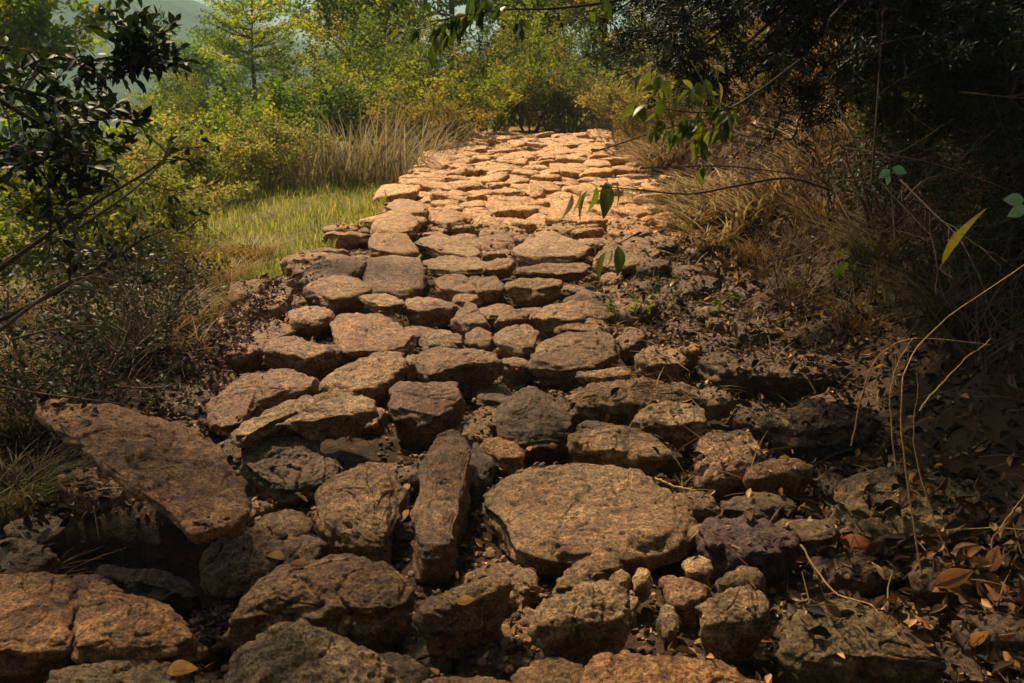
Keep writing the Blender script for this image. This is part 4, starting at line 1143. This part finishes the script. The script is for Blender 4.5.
bare_bush(930, 4.8, .8, 'tangle of bare twigs around the pale leaf pair', 7, depth=2)
bare_bush(760, 7.6, .8, 'bare twigs at the foot of the dry bank', 8, depth=2)
bare_bush(60, 3.9, .7, 'tangle of bare grey twigs at the left edge over the earth', 11, depth=2)
bare_bush(140, 5.0, .75, 'bare twigs between the left bushes and the path', 12, depth=2)
bare_bush(800, 5.4, .6, 'low tangle of dry twigs on the litter left of the straw stalks', 15, depth=2)
bare_bush(700, 9.5, .8, 'dry twigs hanging over the right rim of the sunlit path', 16, depth=2)
bare_bush(880, 8.0, .9, 'tall dry twigs on the bank under the conifer', 17, depth=2)
bare_bush(1010, 3.7, .7, 'bare twigs hanging at the right edge of the picture', 13, depth=2)

# --- grass --------------------------------------------------------------
def grass_patch(name, pts, hmin, hmax, mat, label, tmpl=BLADE, width=1.0, kind='stuff', color=None, cat='grass', loc=None, lean=.25):
    n = len(pts); pts = np.array(pts)
    z = terrain(pts[:, 0], pts[:, 1])
    pos = np.stack([pts[:, 0], pts[:, 1], z], -1)
    rt = rot_z(rng.uniform(0, 6.28, n))
    h = hmin + (hmax - hmin) * rng.random(n) ** 1.4
    V, F, r = scatter(tmpl[0], tmpl[1], pos, rt, np.stack([h * width, h, h], -1))
    # lean
    o = build(name, V, F, mat, rnd=r, origin=pos.mean(0) if kind != 'stuff' else None)
    if color: o.color = color
    return tag(o, label, cat, kind=kind if kind == 'stuff' else None)
pts = []
while len(pts) < 60000:
    y = 6.2 + 12 * rng.random() ** 1.3; l = 7 * rng.random() ** 1.2
    x = float(cx(y)) - HW - .02 - l
    pts.append((x, y))
pts = [(x, y) for x, y in pts if y > 6.4 + 1.2 * math.sin(x * 2.3) * .4 and (x / y < -.135)]
grass_patch('grass', pts, .03, .17, M_GRASS, 'short sunlit green and yellow grass of the meadow left of the path', width=1.6)
pts = [(rng.uniform(-60, 30), rng.uniform(20, 60)) for _ in range(30000)]
grass_patch('grass', pts, .15, .6, M_GRASS, 'tall wild grass on the slope behind the bushes', width=2.5)
M_BROWN = leaf_material('brown_dead_grass', [(0, (.10, .06, .03)), (.35, (.28, .18, .085)), (.65, (.46, .34, .17)), (.85, (.22, .22, .07)), (1, (.55, .44, .26))], .3, .65, .2, dry=True)
# dry grass of the right bank
pts = []
while len(pts) < 52000:
    y = 7.2 + 10.8 * rng.random(); u = 1.5 + 4.5 * rng.random() ** .9
    if vnoise(np.array([[u * 1.3, y * 1.3, 4]]), 5)[0] < -.25: continue
    pts.append((float(cx(y)) + u, y))
grass_patch('dry_grass', pts, .10, .50, M_BROWN, 'dry brown grass covering the sunny part of the right bank', BLADE_DROOP, 1.6)
pts = [(float(cx(y)) + u, y) for u, y in zip(2.0 + 3 * rng.random(12000), rng.uniform(2.2, 8.5, 12000))]
grass_patch('dry_grass', pts, .08, .38, M_DRY, 'dry grass in the shade on the near right bank', BLADE_DROOP, .6, color=(.4, .33, .24, 1))
pts = [(x, y) for x, y in zip(-1.62 - 2.6 * rng.random(15000) ** .8, rng.uniform(3.0, 6.9, 15000)) if vnoise(np.array([[x * 2.2, y * 2.2, 1]]), 8)[0] > -.15]
grass_patch('dry_grass', pts, .05, .30, M_DRY, 'dry and green grass on the earth under the left bushes', BLADE_DROOP, .9, color=(.85, .72, .42, 1))

def tuft(loc, n, hmin, hmax, rad, mat, label, name='grass_tuft', tmpl=BLADE_DROOP, width=.9, color=None, cat='grass', group=None, bend=1.0, tilt=0):
    a = rng.uniform(0, 6.28, n); r_ = rad * np.sqrt(rng.random(n))
    pos = np.stack([r_ * np.cos(a), r_ * np.sin(a), np.zeros(n)], -1)
    h = rng.uniform(hmin, hmax, n)
    rz = rot_z(a - np.pi / 2 + rng.normal(0, .7, n))
    if tilt:
        tt = rng.normal(0, tilt, n) ; c_, s_ = np.cos(tt), np.sin(tt); z0, o1 = np.zeros(n), np.ones(n)
        rx = np.stack([np.stack([o1, z0, z0], -1), np.stack([z0, c_, -s_], -1), np.stack([z0, s_, c_], -1)], -2)
        rz = np.einsum('nij,njk->nik', rz, rx)
    V, F, r = scatter(tmpl[0], tmpl[1], pos, rz, np.stack([h * width, h * bend, h], -1))
    o = build(name, V, F, mat, rnd=r)
    o.location = [float(v) for v in loc]
    if color: o.color = color
    return tag(o, label, cat, group)
REED = blade_template(5, .4, .024)
M_REED = leaf_material('bleached_reed', [(0, (.09, .075, .04)), (.35, (.22, .18, .11)), (.65, (.38, .32, .21)), (.85, (.18, .22, .07)), (1, (.52, .46, .33))], .3, .65, .2, dry=True)
# dry reeds by the meadow
for (px, D, hh, lb) in ((300, 11.2, .75, 'leftmost clump of dry reeds at the back of the meadow'), (328, 11.6, .95, 'second clump of dry reeds from the left behind the meadow'), (352, 11.8, 1.1, 'clump of dry reeds in the middle of the row'),
                        (376, 11.6, 1.15, 'tallest bleached clump of dry reeds'), (402, 12.2, 1.0, 'second clump of dry reeds from the right'), (424, 13.2, .9, 'rightmost clump of dry reeds beside the path')):
    tuft(place(px, D + 1.4), 240, hh * .15, hh * 1.0, .6, M_REED, lb, 'reed_clump', REED, .8, None, 'reeds', bend=rng.uniform(.8, 2.2), tilt=.3)
for (px, py, n, h, lb, col) in ((255, 262, 260, .32, 'straw-coloured tuft at the corner of the meadow by the left rim', (1.2, 1.05, .8)), (195, 300, 300, .38, 'straw tuft on the left bank above the purplish litter', (1.1, .8, .5)),
                          (165, 330, 260, .34, 'dry tuft on the earth left of the path', (.9, .7, .45)), (225, 285, 240, .30, 'golden tuft between the left bank and the meadow', (1.25, .95, .55)),
                          (120, 350, 200, .3, 'dull green tuft under the left bushes', (.6, .7, .4)), (440, 142, 200, .4, 'dark tuft at the left rim near the crest', (.5, .55, .35)),
                          (20, 430, 260, .28, 'dark grass tuft at the left edge beside the tilted slab', (.5, .6, .45)), (10, 500, 200, .25, 'low dark tuft at the left edge beside the black hollow', (.45, .5, .35)),
                          (640, 205, 220, .3, 'green-brown tuft hanging over the right rim of the path', (.7, .75, .35)), (690, 235, 260, .35, 'brown tuft hanging over the foot of the right bank', (.6, .6, .35)),
                          (880, 260, 300, .35, 'dark grass tuft on the right bank below the pale leaf pair', (.4, .45, .3)), (960, 330, 260, .35, 'dark grass tuft at the right behind the straw stalks', (.3, .35, .25)),
                          (500, 133, 160, .4, 'dark tuft closing the crest, left of centre', (.6, .65, .35)), (548, 132, 160, .35, 'brown-green tuft closing the crest, right of centre', (.8, .75, .4)), (592, 134, 180, .4, 'straw tuft at the right end of the crest', (1.0, .85, .5)),
                          (626, 150, 160, .3, 'grey-green tuft on the right rim just below the crest', (.8, .85, .5)), (642, 170, 160, .3, 'straw tuft on the right rim beside the long bare twig', (1.0, .9, .55)), (668, 220, 180, .28, 'green tuft spilling onto the right rim behind the drooping leaves', (.6, .75, .3)),
                          (458, 138, 120, .25, 'small green tuft on the left rim at the crest', (.8, 1.0, .4)), (430, 160, 120, .22, 'small straw tuft on the left rim beside the farther reeds', (1.0, .9, .5)), (405, 183, 120, .2, 'small straw tuft on the left rim in front of the reeds', (1.1, .95, .55)), (368, 214, 110, .18, 'small green tuft against the pinkish round rim stone', (.8, 1.0, .35)), (300, 262, 120, .2, 'small green-yellow tuft between the meadow and the broad pinkish rim stone', (.9, 1.0, .4)),
                          (800, 300, 160, .22, 'dark sparse tuft in the litter left of the straw stalks', (.4, .4, .28)), (860, 330, 160, .24, 'brown tuft on the shaded slope behind the arching stalks', (.45, .38, .25)), (760, 262, 180, .28, 'brown tuft under the dry twigs at the foot of the bank', (.55, .45, .28)),
                          (820, 225, 200, .34, 'tangled straw tuft on the bank under the drooping conifer', (.75, .6, .35)), (720, 205, 200, .32, 'straw tuft on the bank right of the long bare twig', (.9, .75, .42)), (8, 610, 150, .2, 'thin dry tuft in the lower left corner', (.6, .5, .35)), (335, 182, 150, .3, 'green tuft in front of the dry reeds', (.8, 1.0, .4))):
    q = ground_at(px, py)
    tuft((q[0], q[1], tz(q[0], q[1]) - .01), n, h * .5, h * 1.1, .16, M_DRY, lb, 'grass_tuft', BLADE_DROOP, .7, (*col, 1), 'grass')

# --- small fern-like seedlings on the right of the mid path ---------------
def seedling(px, py, D, label, n=26, L=.05, H=.22, mat=M_BROAD, col=(1, 1, 1), seed=1):
    if D is None: q = on_pixel(px, py)[0]
    else: q = P(px, py, D)
    ps, tp = skeleton((0, 0, 0), (.1, 0, 1), H, .0035, 1, 6, .75, .1, .12, .6, 5, .55, seed, .25)
    rs = np.random.default_rng(seed)
    ld = leaves_on(tp, max(2, n // len(tp)), L, LEAF, .006, .35, rs, .2)
    e = plant('seedling', q, label, 'plant', ps, ld, mat, M_TWIG, crown='leaves', stem='stem', k=4)
    for c in e.children: c.color = (*col, 1)
    return e
seedling(612, 330, None, 'small yellow-green plant growing beside the large brown mid-path stone', 34, .05, .20, seed=3)
seedling(640, 320, None, 'low yellow-green plant right of the other one by the mid path', 26, .045, .14, seed=4)
seedling(718, 322, None, 'bright green seedling on the purplish litter', 24, .045, .16, seed=5)
seedling(665, 300, None, 'small green plant at the foot of the right bank', 26, .05, .16, seed=6, col=(.8, .8, .7))
seedling(745, 340, None, 'thin seedling in the shade right of the bright green one', 18, .04, .16, seed=7, col=(.6, .6, .5))
seedling(850, 290, None, 'small leafy plant in the shade below the right bushes', 26, .05, .25, seed=8, col=(.6, .65, .5))
seedling(915, 200, 4.6, 'leafy shoot among the dark twigs at right', 24, .06, .3, seed=9, col=(.5, .55, .4))

# --- near left shrub with dark glossy leaves ------------------------------
def px_path(pts, n=14):
    return resample_open(np.array([P(x, y, D) for x, y, D in pts]), n)
def branch_thing(name, label, cat, mains, leafspec, mat, r0=.012, tw=2.0, twigs=0, twig_len=.25, seed=0, bark=M_BARK, crown='leaves', color=None, group=None, extra_leaves=None):
    """mains: list of pixel paths (px,py,D); twigs sprout from them; leaves grow on the twigs"""
    rs = np.random.default_rng(seed)
    paths, tips = [], []
    for m_ in mains:
        rr0 = r0
        if isinstance(m_, tuple): m_, rr0 = m_
        pts = px_path(m_, 16)
        paths.append((pts, np.linspace(rr0, rr0 * .3, 16)))
        for j in range(twigs):
            i = rs.integers(4, 15); d = pts[i] - pts[i - 1]; d /= np.linalg.norm(d)
            nd = d * .6 + rs.normal(0, .55, 3); nd /= np.linalg.norm(nd)
            ps, tp = skeleton(pts[i], nd, twig_len * rs.uniform(.5, 1.2), rr0 * .3, 1, 3, .6, .0, .15, .6, 4, .6, seed * 100 + j, .2)
            paths += ps; tips += tp + [resample_open(ps[0][0], 5)]
    org = paths[0][0][0]
    paths = [(p - org, r) for p, r in paths]
    tips = [t - org for t in tips]
    ld = None
    if leafspec and tips:
        per, size, tm, jit, droop = leafspec
        ld = leaves_on(tips, per, size, tm, jit, droop, rs, .1)
    if extra_leaves:
        pos = np.array([P(a, b, D) for a, b, D, *_ in extra_leaves]) - org
        dr = np.array([e[3] for e in extra_leaves], float)
        sz = np.array([e[4] for e in extra_leaves])
        rots = rot_from(dr, np.array([e[5] if len(e) > 5 else 0. for e in extra_leaves]))
        tm = extra_tm
        V2, F2, r2 = scatter(tm[0], tm[1], pos, rots, sz)
        if ld:
            V1, F1, r1 = ld
            F2 = [f + len(V1) for f in F2]
            ld = (np.concatenate([V1, V2]), F1 + F2, np.concatenate([r1, r2]))
        else: ld = (V2, F2, r2)
    e = plant(name, org, label, cat, paths, ld, mat, bark, group, crown, 'branch', 6)
    if color:
        for c in e.children: c.color = color
    return e
extra_tm = leaf_template(.46, .16, .22, 6)
branch_thing('leafy_branch', 'dark glossy-leaved branch reaching in from the top left', 'branch',
    [([(-60, 40, 2.6), (0, 47, 2.6), (70, 60, 2.65), (110, 78, 2.7), (150, 58, 2.7)], .010), ([(110, 76, 2.7), (130, 60, 2.72), (165, 42, 2.75)], .006), ([(-40, 80, 2.5), (20, 90, 2.5), (75, 105, 2.55), (110, 120, 2.6)], .008)],
    (5, .046, LEAF, .012, -.1), M_DARK, twigs=14, twig_len=.15, seed=4)
branch_thing('leafy_branch', 'dense dark leafy branches hanging at the left edge below the top branch', 'branch',
    [([(-60, 60, 2.3), (0, 100, 2.35), (50, 130, 2.4), (80, 150, 2.4)], .010), ([(-60, 130, 2.3), (-10, 150, 2.3), (30, 160, 2.35), (60, 200, 2.4)], .009)],
    (6, .038, LEAF, .015, 0), M_DARK, twigs=13, twig_len=.2, seed=5)
branch_thing('leafy_branch', 'clump of dark leaves beside the bare twigs at left centre', 'branch',
    [([(-20, 330, 3.0), (60, 290, 3.1), (110, 260, 3.2), (150, 235, 3.2)], .009), ([(-30, 290, 2.9), (40, 240, 3.0), (100, 200, 3.1), (150, 170, 3.2), (175, 150, 3.2)], .009)],
    (3, .034, LEAF, .015, 0), M_DARK, twigs=9, twig_len=.2, seed=6)
branch_thing('dry_branch', 'bare grey branch slanting up over the left bushes', 'branch',
    [([(0, 330, 2.8), (40, 300, 2.8), (80, 278, 2.85), (130, 283, 2.9)], .008), ([(10, 340, 2.8), (60, 328, 2.8), (110, 326, 2.85)], .005), ([(75, 230, 3.0), (120, 200, 3.0), (150, 175, 3.1), (172, 150, 3.1)], .006)],
    None, None, twigs=9, twig_len=.25, seed=7, bark=M_TWIG)
branch_thing('dry_branch', 'thin pale twig lying over the earth above the tilted slab', 'branch',
    [([(-30, 380, 2.7), (30, 392, 2.75), (90, 400, 2.8), (130, 405, 2.85)], .005), ], None, None, twigs=4, twig_len=.15, seed=8, bark=M_TWIG)

# --- near right: drooping leaves over the path ----------------------------
dn = (0, -.1, -1)
branch_thing('leafy_branch', 'drooping green leaves of the branch reaching over the path at right', 'branch',
    [([(830, 190, 3.2), (790, 178, 3.15), (740, 185, 3.1), (690, 194, 3.05), (640, 190, 3.0), (600, 186, 3.0)], .006)],
    None, M_BROAD, twigs=4, twig_len=.10, seed=10, bark=M_BARK,
    extra_leaves=[(588, 190, 3.0, (-.45, 0, -1), .11, .2), (606, 182, 3.0, (.05, 0, -1), .12, 1.0), (596, 186, 3.0, (-.1, .1, -.9), .10, -.6), (572, 194, 3.0, (-.2, 0, -1), .085, .4), (616, 184, 3.0, (.3, 0, -1), .07, .1), (580, 190, 3.0, (-.1, 0, -1), .08, -.3)])
branch_thing('leafy_branch', 'pair of pointed green leaves hanging over the centre of the path', 'branch',
    [([(640, 232, 3.0), (625, 240, 3.0), (612, 246, 3.0)], .003)],
    None, M_BROAD, twigs=0, seed=11, extra_leaves=[(606, 252, 3.0, (-.4, 0, -1), .11, .3), (618, 246, 3.0, (.12, 0, -1), .10, .9), (612, 250, 3.0, (-.1, 0, -1), .06, 0)])
lv = []
for k in range(0):
    a, b = rng.normal(685, 20), rng.normal(112, 22)
    lv.append((a, b, 3.4 + rng.normal(0, .12), (rng.normal(0, .6), rng.normal(0, .4), -1), rng.uniform(.06, .12), rng.uniform(-1, 1)))
for (a, b, s_) in ((700, 110, .12), (712, 120, .10), (730, 125, .11), (668, 100, .10), (686, 125, .14), (745, 140, .11)): lv.append((a, b, 3.4, (rng.normal(0, .3), 0, -1), s_, rng.uniform(-.6, .6)))
branch_thing('leafy_branch', 'bunch of large drooping yellow-green leaves in front of the dry bank', 'branch',
    [([(800, 60, 3.6), (760, 90, 3.5), (725, 110, 3.4), (690, 112, 3.4), (660, 108, 3.4)], .006), ([(725, 108, 3.4), (690, 90, 3.4), (670, 84, 3.4)], .004), ([(700, 110, 3.4), (694, 122, 3.4), (690, 136, 3.4)], .003)], (2, .07, extra_tm, .004, 1.2), M_BROAD, twigs=5, twig_len=.14, seed=12, color=(1.0, .95, .9, 1))
lv = []
for k in range(0):
    a = rng.uniform(455, 640); b = rng.normal(6, 12)
    lv.append((a, b, 4.2 + rng.normal(0, .2), (rng.normal(0, .6), rng.normal(0, .4), -1), rng.uniform(.06, .12), rng.uniform(-1, 1)))
branch_thing('leafy_branch', 'leaves hanging down from the top edge over the end of the path', 'branch',
    [([(720, -40, 4.4), (640, -5, 4.3), (560, 8, 4.2), (500, 10, 4.2), (430, 22, 4.2)], .010)], (3, .075, extra_tm, .0, 1.2), M_BROAD, seed=13, color=(.6, .7, .5, 1), twigs=12, twig_len=.22)
# pale leaf pairs
extra_tm = leaf_template(.6, .06, .1, 6)
branch_thing('leafy_shoot', 'shoot with two pale blue-green leaves in the dark right bushes', 'plant',
    [([(895, 240, 3.2), (893, 210, 3.2), (890, 172, 3.2)], .003)], None, M_TEAL, seed=14, bark=M_TWIG, extra_leaves=[(890, 170, 3.15, (-.7, -.2, -.45), .05, 1.2), (892, 168, 3.15, (.8, -.2, -.25), .055, -1.2), (888, 174, 3.15, (.0, -.3, -1), .04, 0.3)])
branch_thing('leafy_shoot', 'two pale blue-green leaves at the right edge of the picture', 'plant',
    [([(1060, 260, 3.0), (1040, 225, 3.0), (1026, 203, 3.0)], .003)], None, M_TEAL, seed=15, bark=M_TWIG, extra_leaves=[(1024, 200, 2.95, (-1, -.2, .05), .075, 1.3), (1026, 206, 2.95, (-.9, -.2, -.5), .07, 1.3), (1028, 200, 2.95, (.2, -.2, .8), .05, 1.0)])
extra_tm = leaf_template(.5, .1, .15, 6)
branch_thing('leafy_shoot', 'shoot with a bright lime leaf above the litter at right', 'plant',
    [([(835, 300, 3.6), (838, 282, 3.6), (840, 268, 3.6)], .002)], None, M_BROAD, seed=16, bark=M_TWIG, color=(1.6, 1.9, 1, 1), extra_leaves=[(836, 276, 3.6, (.5, -.1, .8), .07, 1.2), (838, 268, 3.6, (-.2, -.1, -1), .05, .9)])
extra_tm = leaf_template(.2, .16, .3, 6)
branch_thing('leafy_shoot', 'long narrow green blades rising at right under the dark branches', 'plant',
    [([(940, 270, 3.1), (950, 240, 3.1), (962, 222, 3.1)], .002)], None, M_BROAD, seed=17, bark=M_TWIG, color=(.8, .9, .8, 1), extra_leaves=[(942, 265, 3.1, (.35, 0, 1), .22, 1.2)])
# twigs crossing the dark right side
tw_sets = [
 ('curving bare branch hanging from the overhanging conifer', [([(830, 90, 3.6), (850, 130, 3.5), (875, 175, 3.4), (930, 235, 3.2)], .006), ([(690, 60, 3.8), (720, 105, 3.7), (760, 130, 3.6), (745, 150, 3.6)], .004)]),
 ('straight dark twig standing in front of the right bushes', [([(872, 180, 3.4), (876, 120, 3.4), (880, 60, 3.5), (884, 0, 3.6)], .005), ([(905, 0, 3.8), (912, 60, 3.7), (918, 110, 3.6)], .005)]),
 ('long bare twig crossing the dry bank horizontally', [([(600, 150, 4.6), (700, 120, 4.4), (768, 130, 4.2), (800, 150, 4.2), (820, 165, 4.1)], .005), ([(640, 168, 4.2), (720, 166, 4.1), (780, 172, 4.0), (810, 176, 4.0)], .005)]),
 ('pale twig lying across the dark bushes at right', [([(845, 148, 3.5), (890, 155, 3.4), (940, 165, 3.4), (1010, 190, 3.3)], .004), ([(960, 92, 3.5), (1000, 96, 3.4), (1040, 100, 3.4)], .004)]),
 ('dry twig sloping down over the litter of the right bank', [([(770, 262, 3.9), (800, 250, 3.8), (830, 232, 3.7)], .004), ([(905, 200, 3.4), (925, 180, 3.4), (960, 172, 3.4)], .004)]),
 ('bare twig in the lower part of the right bushes', [([(900, 180, 3.3), (930, 210, 3.2), (960, 240, 3.1), (985, 290, 3.0)], .004), ([(830, 180, 3.6), (850, 220, 3.4), (880, 240, 3.3)], .004)]),
]
for k, (lb, mains) in enumerate(tw_sets):
    branch_thing('dry_branch', lb, 'branch', mains, None, None, twigs=6, twig_len=.28, seed=30 + k, bark=M_BARK if k < 2 else M_TWIG)
# arching straw stalks
def stalk(pts, r0, label):
    pp = px_path(pts, 26) + np.cumsum(np.random.default_rng(int(pts[0][0])).normal(0, .0016, (26, 3)), 0); org = pp[0]
    V, F = tubes([(pp - org, np.linspace(r0 * .95, r0 * .4, 26))], 6)
    o = build('straw_stalk', V, [F], M_STALK); o.location = [float(v) for v in org]
    return tag(o, label, 'stalk', None)
stalk([(850, 446, 2.75), (856, 400, 2.7), (868, 360, 2.65), (895, 338, 2.6), (935, 336, 2.6), (982, 344, 2.6)], .0022, 'leftmost arching straw stalk bending over to the right')
stalk([(922, 575, 2.45), (910, 500, 2.45), (900, 430, 2.45), (904, 370, 2.45), (930, 330, 2.5), (985, 290, 2.6), (1030, 262, 2.7)], .0026, 'tallest straw stalk rising then leaning up right')
stalk([(898, 470, 2.5), (893, 420, 2.5), (895, 390, 2.5), (905, 360, 2.5), (918, 342, 2.5)], .0022, 'straw stalk close to the left of the tallest one')
stalk([(948, 555, 2.4), (928, 500, 2.42), (912, 440, 2.45), (912, 390, 2.45), (914, 368, 2.45)], .0020, 'straw stalk close to the right of the tallest one')
stalk([(920, 412, 2.5), (940, 385, 2.5), (965, 360, 2.5), (990, 342, 2.5)], .0024, 'short straight straw stalk slanting to the upper right')
stalk([(800, 545, 2.5), (835, 590, 2.4), (872, 603, 2.35), (905, 635, 2.3)], .0032, 'bent twig lying over the stones behind the greenish slab')
stalk([(1000, 560, 2.4), (990, 545, 2.4), (1005, 520, 2.4), (1030, 490, 2.4)], .003, 'pale twig leaning up at the right edge')
stalk([(655, 478, 2.95), (675, 484, 2.93), (693, 487, 2.92)], .005, 'short pale stick on the upper right rim of the big oval stone')
stalk([(627, 482, 2.9), (630, 470, 2.92), (628, 492, 2.86)], .003, 'tiny twig standing on the big oval stone')

# --- the overhanging dark conifer at upper right --------------------------
def conifer():
    rs = np.random.default_rng(77)
    org = np.array([3.3, 5.4, tz(3.3, 5.4)])
    paths, tips = [], []
    tr = resample_open(np.array([[0, 0, 0], [-.05, .05, 1.5], [.05, 0, 3.2], [0, 0, 5.6]]), 14)
    paths.append((tr, np.linspace(.16, .04, 14)))
    ends = []
    for (px, py, D) in ((640, 15, 4.3), (655, 45, 4.2), (690, 35, 4.0), (700, 70, 4.2), (735, 90, 4.2), (745, 40, 3.9), (780, 100, 4.2), (790, 60, 3.9), (820, 95, 4.0), (830, 40, 3.7), (850, 110, 4.2), (870, 70, 3.8), (900, 95, 3.8), (900, 30, 3.7),
                        (940, 60, 3.6), (940, 110, 3.9), (980, 80, 3.6), (990, 20, 3.5), (1010, 120, 3.6), (1040, 70, 3.4), (680, 0, 4.4), (720, 5, 4.2), (770, 10, 4.0), (860, 0, 3.8), (950, 0, 3.7), (1040, 10, 3.5), (620, -10, 4.6), (1050, 150, 3.6),
                        (700, -60, 4.4), (800, -80, 4.2), (900, -90, 4.2), (1000, -90, 4.2), (760, -160, 4.6), (900, -180, 4.6), (1040, -180, 4.6), (650, -90, 4.8), (980, 150, 4.4), (920, 140, 4.8), (1030, 40, 4.6), (870, 30, 4.8), (960, 50, 4.8), (800, 30, 4.9)):
        ends.append(P(px, py - 22, D) - org)
    for (px, py, D) in [(rs.uniform(660, 1040), rs.uniform(-60, 95), rs.uniform(3.8, 5.6)) for _ in range(26)]: ends.append(P(px, py, D) - org)
    for k in range(30):
        a = rs.uniform(0, 6.28); ends.append(np.array([math.cos(a) * 1.9, math.sin(a) * 1.9, rs.uniform(2.4, 5.4)]))
    for e in ends:
        z0 = np.clip(e[2] - .15, .9, 5)
        s = np.array([0, 0, z0 + .3]); m = s * .45 + e * .55 + np.array([0, 0, .22])
        pts = resample_open(np.array([s, m, e]), 9)
        paths.append((pts, np.linspace(.03, .006, 9)))
        for j in range(15):
            i = rs.integers(3, 9); d = (pts[i] - pts[i - 1]); d /= np.linalg.norm(d)
            nd = d + rs.normal(0, .6, 3); nd[2] -= .05
            ps, tp = skeleton(pts[i], nd, .30 * rs.uniform(.5, 1.2), .004, 1, 5, .6, -.1, .12, .6, 4, .6, int(rs.integers(1e6)), .15)
            paths += ps; tips += tp
    V, F, r = leaves_on(tips, 70, .032, leaf_small, .016, .05, rs, .0, .9)
    return org, paths, (V, F, r)
leaf_small = (np.array([(0, 0, 0), (.12, .45, .03), (0, 1, -.03), (-.12, .45, .03)]), [np.array([(0, 1, 2, 3)])])
org, paths, ld = conifer()
plant('conifer_tree', org, 'dark fine-leaved evergreen overhanging the path from the upper right', 'tree', paths, ld, M_CONIFER, M_BARK, k=5)

# --- unseen trees added around the path, crowns placed to cut sun and sky light ----------
def shade_tree(loc, seed, label, H=8.5, spread_c=(0, 0), Rr=3.2, nclump=150, per=60, size=.13, thick=1.1):
    rs = np.random.default_rng(seed)
    paths, tips = [], []
    top = np.array([spread_c[0], spread_c[1], H])
    tr = resample_open(np.array([[0, 0, 0], [.1, .1, H * .35], [top[0] * .4, top[1] * .4, H * .7], top]), 14)
    paths.append((tr, np.linspace(.2, .05, 14)))
    for k in range(nclump):
        a = rs.uniform(0, 6.28); q = Rr * math.sqrt(rs.random()); z = H + rs.uniform(-thick, thick) * (1 - (q / Rr) ** 2 * .6)
        e = np.array([top[0] + math.cos(a) * q, top[1] + math.sin(a) * q, z])
        i = rs.integers(6, 13)
        s = tr[i]; m = (s + e) / 2 + [0, 0, .3]
        pts = resample_open(np.array([s, m, e]), 7)
        paths.append((pts, np.linspace(.02, .005, 7))); tips.append(pts[-5:] )
        tips.append(e + rs.normal(0, .35, (5, 3)).cumsum(0) * .5)
    tips = [resample_open(tp, 5) for tp in tips]
    ld = leaves_on(tips, per, size, DIAMOND, .22, .1, rs, .2, .4)
    plant('tree', loc, label, 'tree', paths, ld, M_GREEN, M_BARK, k=6)
SHADE = [((3.9, -.6), (-2.6, .9), 6.2, 2.4, 110, 60, .9, 'added unseen tree right of the viewer, its crown blocking sky light'),
         ((-3.6, -1.0), (1.4, .6), 6.4, 2.4, 110, 60, .9, 'added unseen tree left of the viewer, its crown blocking sky light'),  # this pair is added out of view to deepen shadows from overhead
         ((-6.6, 9.0), (3.5, 1.7), 8.2, 2.3, 36, 5, 1.0, 'added unseen sparse tree left of the meadow, crown dimming the middle path'),  # added out of view to dim the mid-path stones
         ((-4.8, 5.2), (1.8, 2.1), 8.2, 2.7, 52, 13, 1.1, 'unseen tall tree left of the path, crown placed to dim the foreground stones'),  # sun blocker for the foreground, placed out of view
         ((4.4, 6.2), (-4.3, 1.2), 7.0, 1.9, 80, 26, 1.0, 'unseen tree on the right bank, leaning crown placed to shade the litter'),
         ((6.3, 9.2), (-4.9, .1), 5.4, 1.9, 80, 16, .8, 'unseen tree on the right bank, leaning crown placed to shade its middle'),  # both leaning crowns are placed out of view to shade the right side
         ((-2.6, -3.4), (0, 0), 4.4, 2.7, 170, 70, 3.2, 'added unseen dense tree behind the viewer at left, darkening stone fronts'),
         ((.4, -4.0), (0, 1.4), 4.4, 2.7, 170, 70, 3.2, 'added unseen dense tree behind the viewer in the middle, darkening stone fronts'),
         ((3.2, -2.6), (0, 0), 4.4, 2.7, 170, 70, 3.2, 'added unseen dense tree behind the viewer at right, darkening stone fronts')]  # the three behind the camera are added to keep stone fronts dark
for (lx, ly), sc2, H, Rr, nc, per, th_, lb in SHADE:
    shade_tree((lx, ly, tz(lx, ly) - .1), int(lx * 10 + 100), lb, H, sc2, Rr, nc, per, thick=th_)

# ------------------------------------------------------------------ haze
hm, t = new_mat('haze')
pv = N(t, 'ShaderNodeVolumePrincipled'); pv.inputs['Color'].default_value = (.55, .85, .86, 1); pv.inputs['Density'].default_value = .001; pv.inputs['Anisotropy'].default_value = .0
out = N(t, 'ShaderNodeOutputMaterial'); t.links.new(pv.outputs[0], out.inputs['Volume'])
V = np.array([(x, y, z) for x in (-1100, 1100) for y in (-200, 1500) for z in (-60, 170)], float)
F = np.array([(0, 1, 3, 2), (4, 6, 7, 5), (0, 4, 5, 1), (2, 3, 7, 6), (0, 2, 6, 4), (1, 5, 7, 3)])
hz = build('haze', V, [F], hm, smooth_=False); tag(hz, kind='stuff')
print('faces', sum(len(o.data.polygons) for o in bpy.data.objects if o.type == 'MESH'))
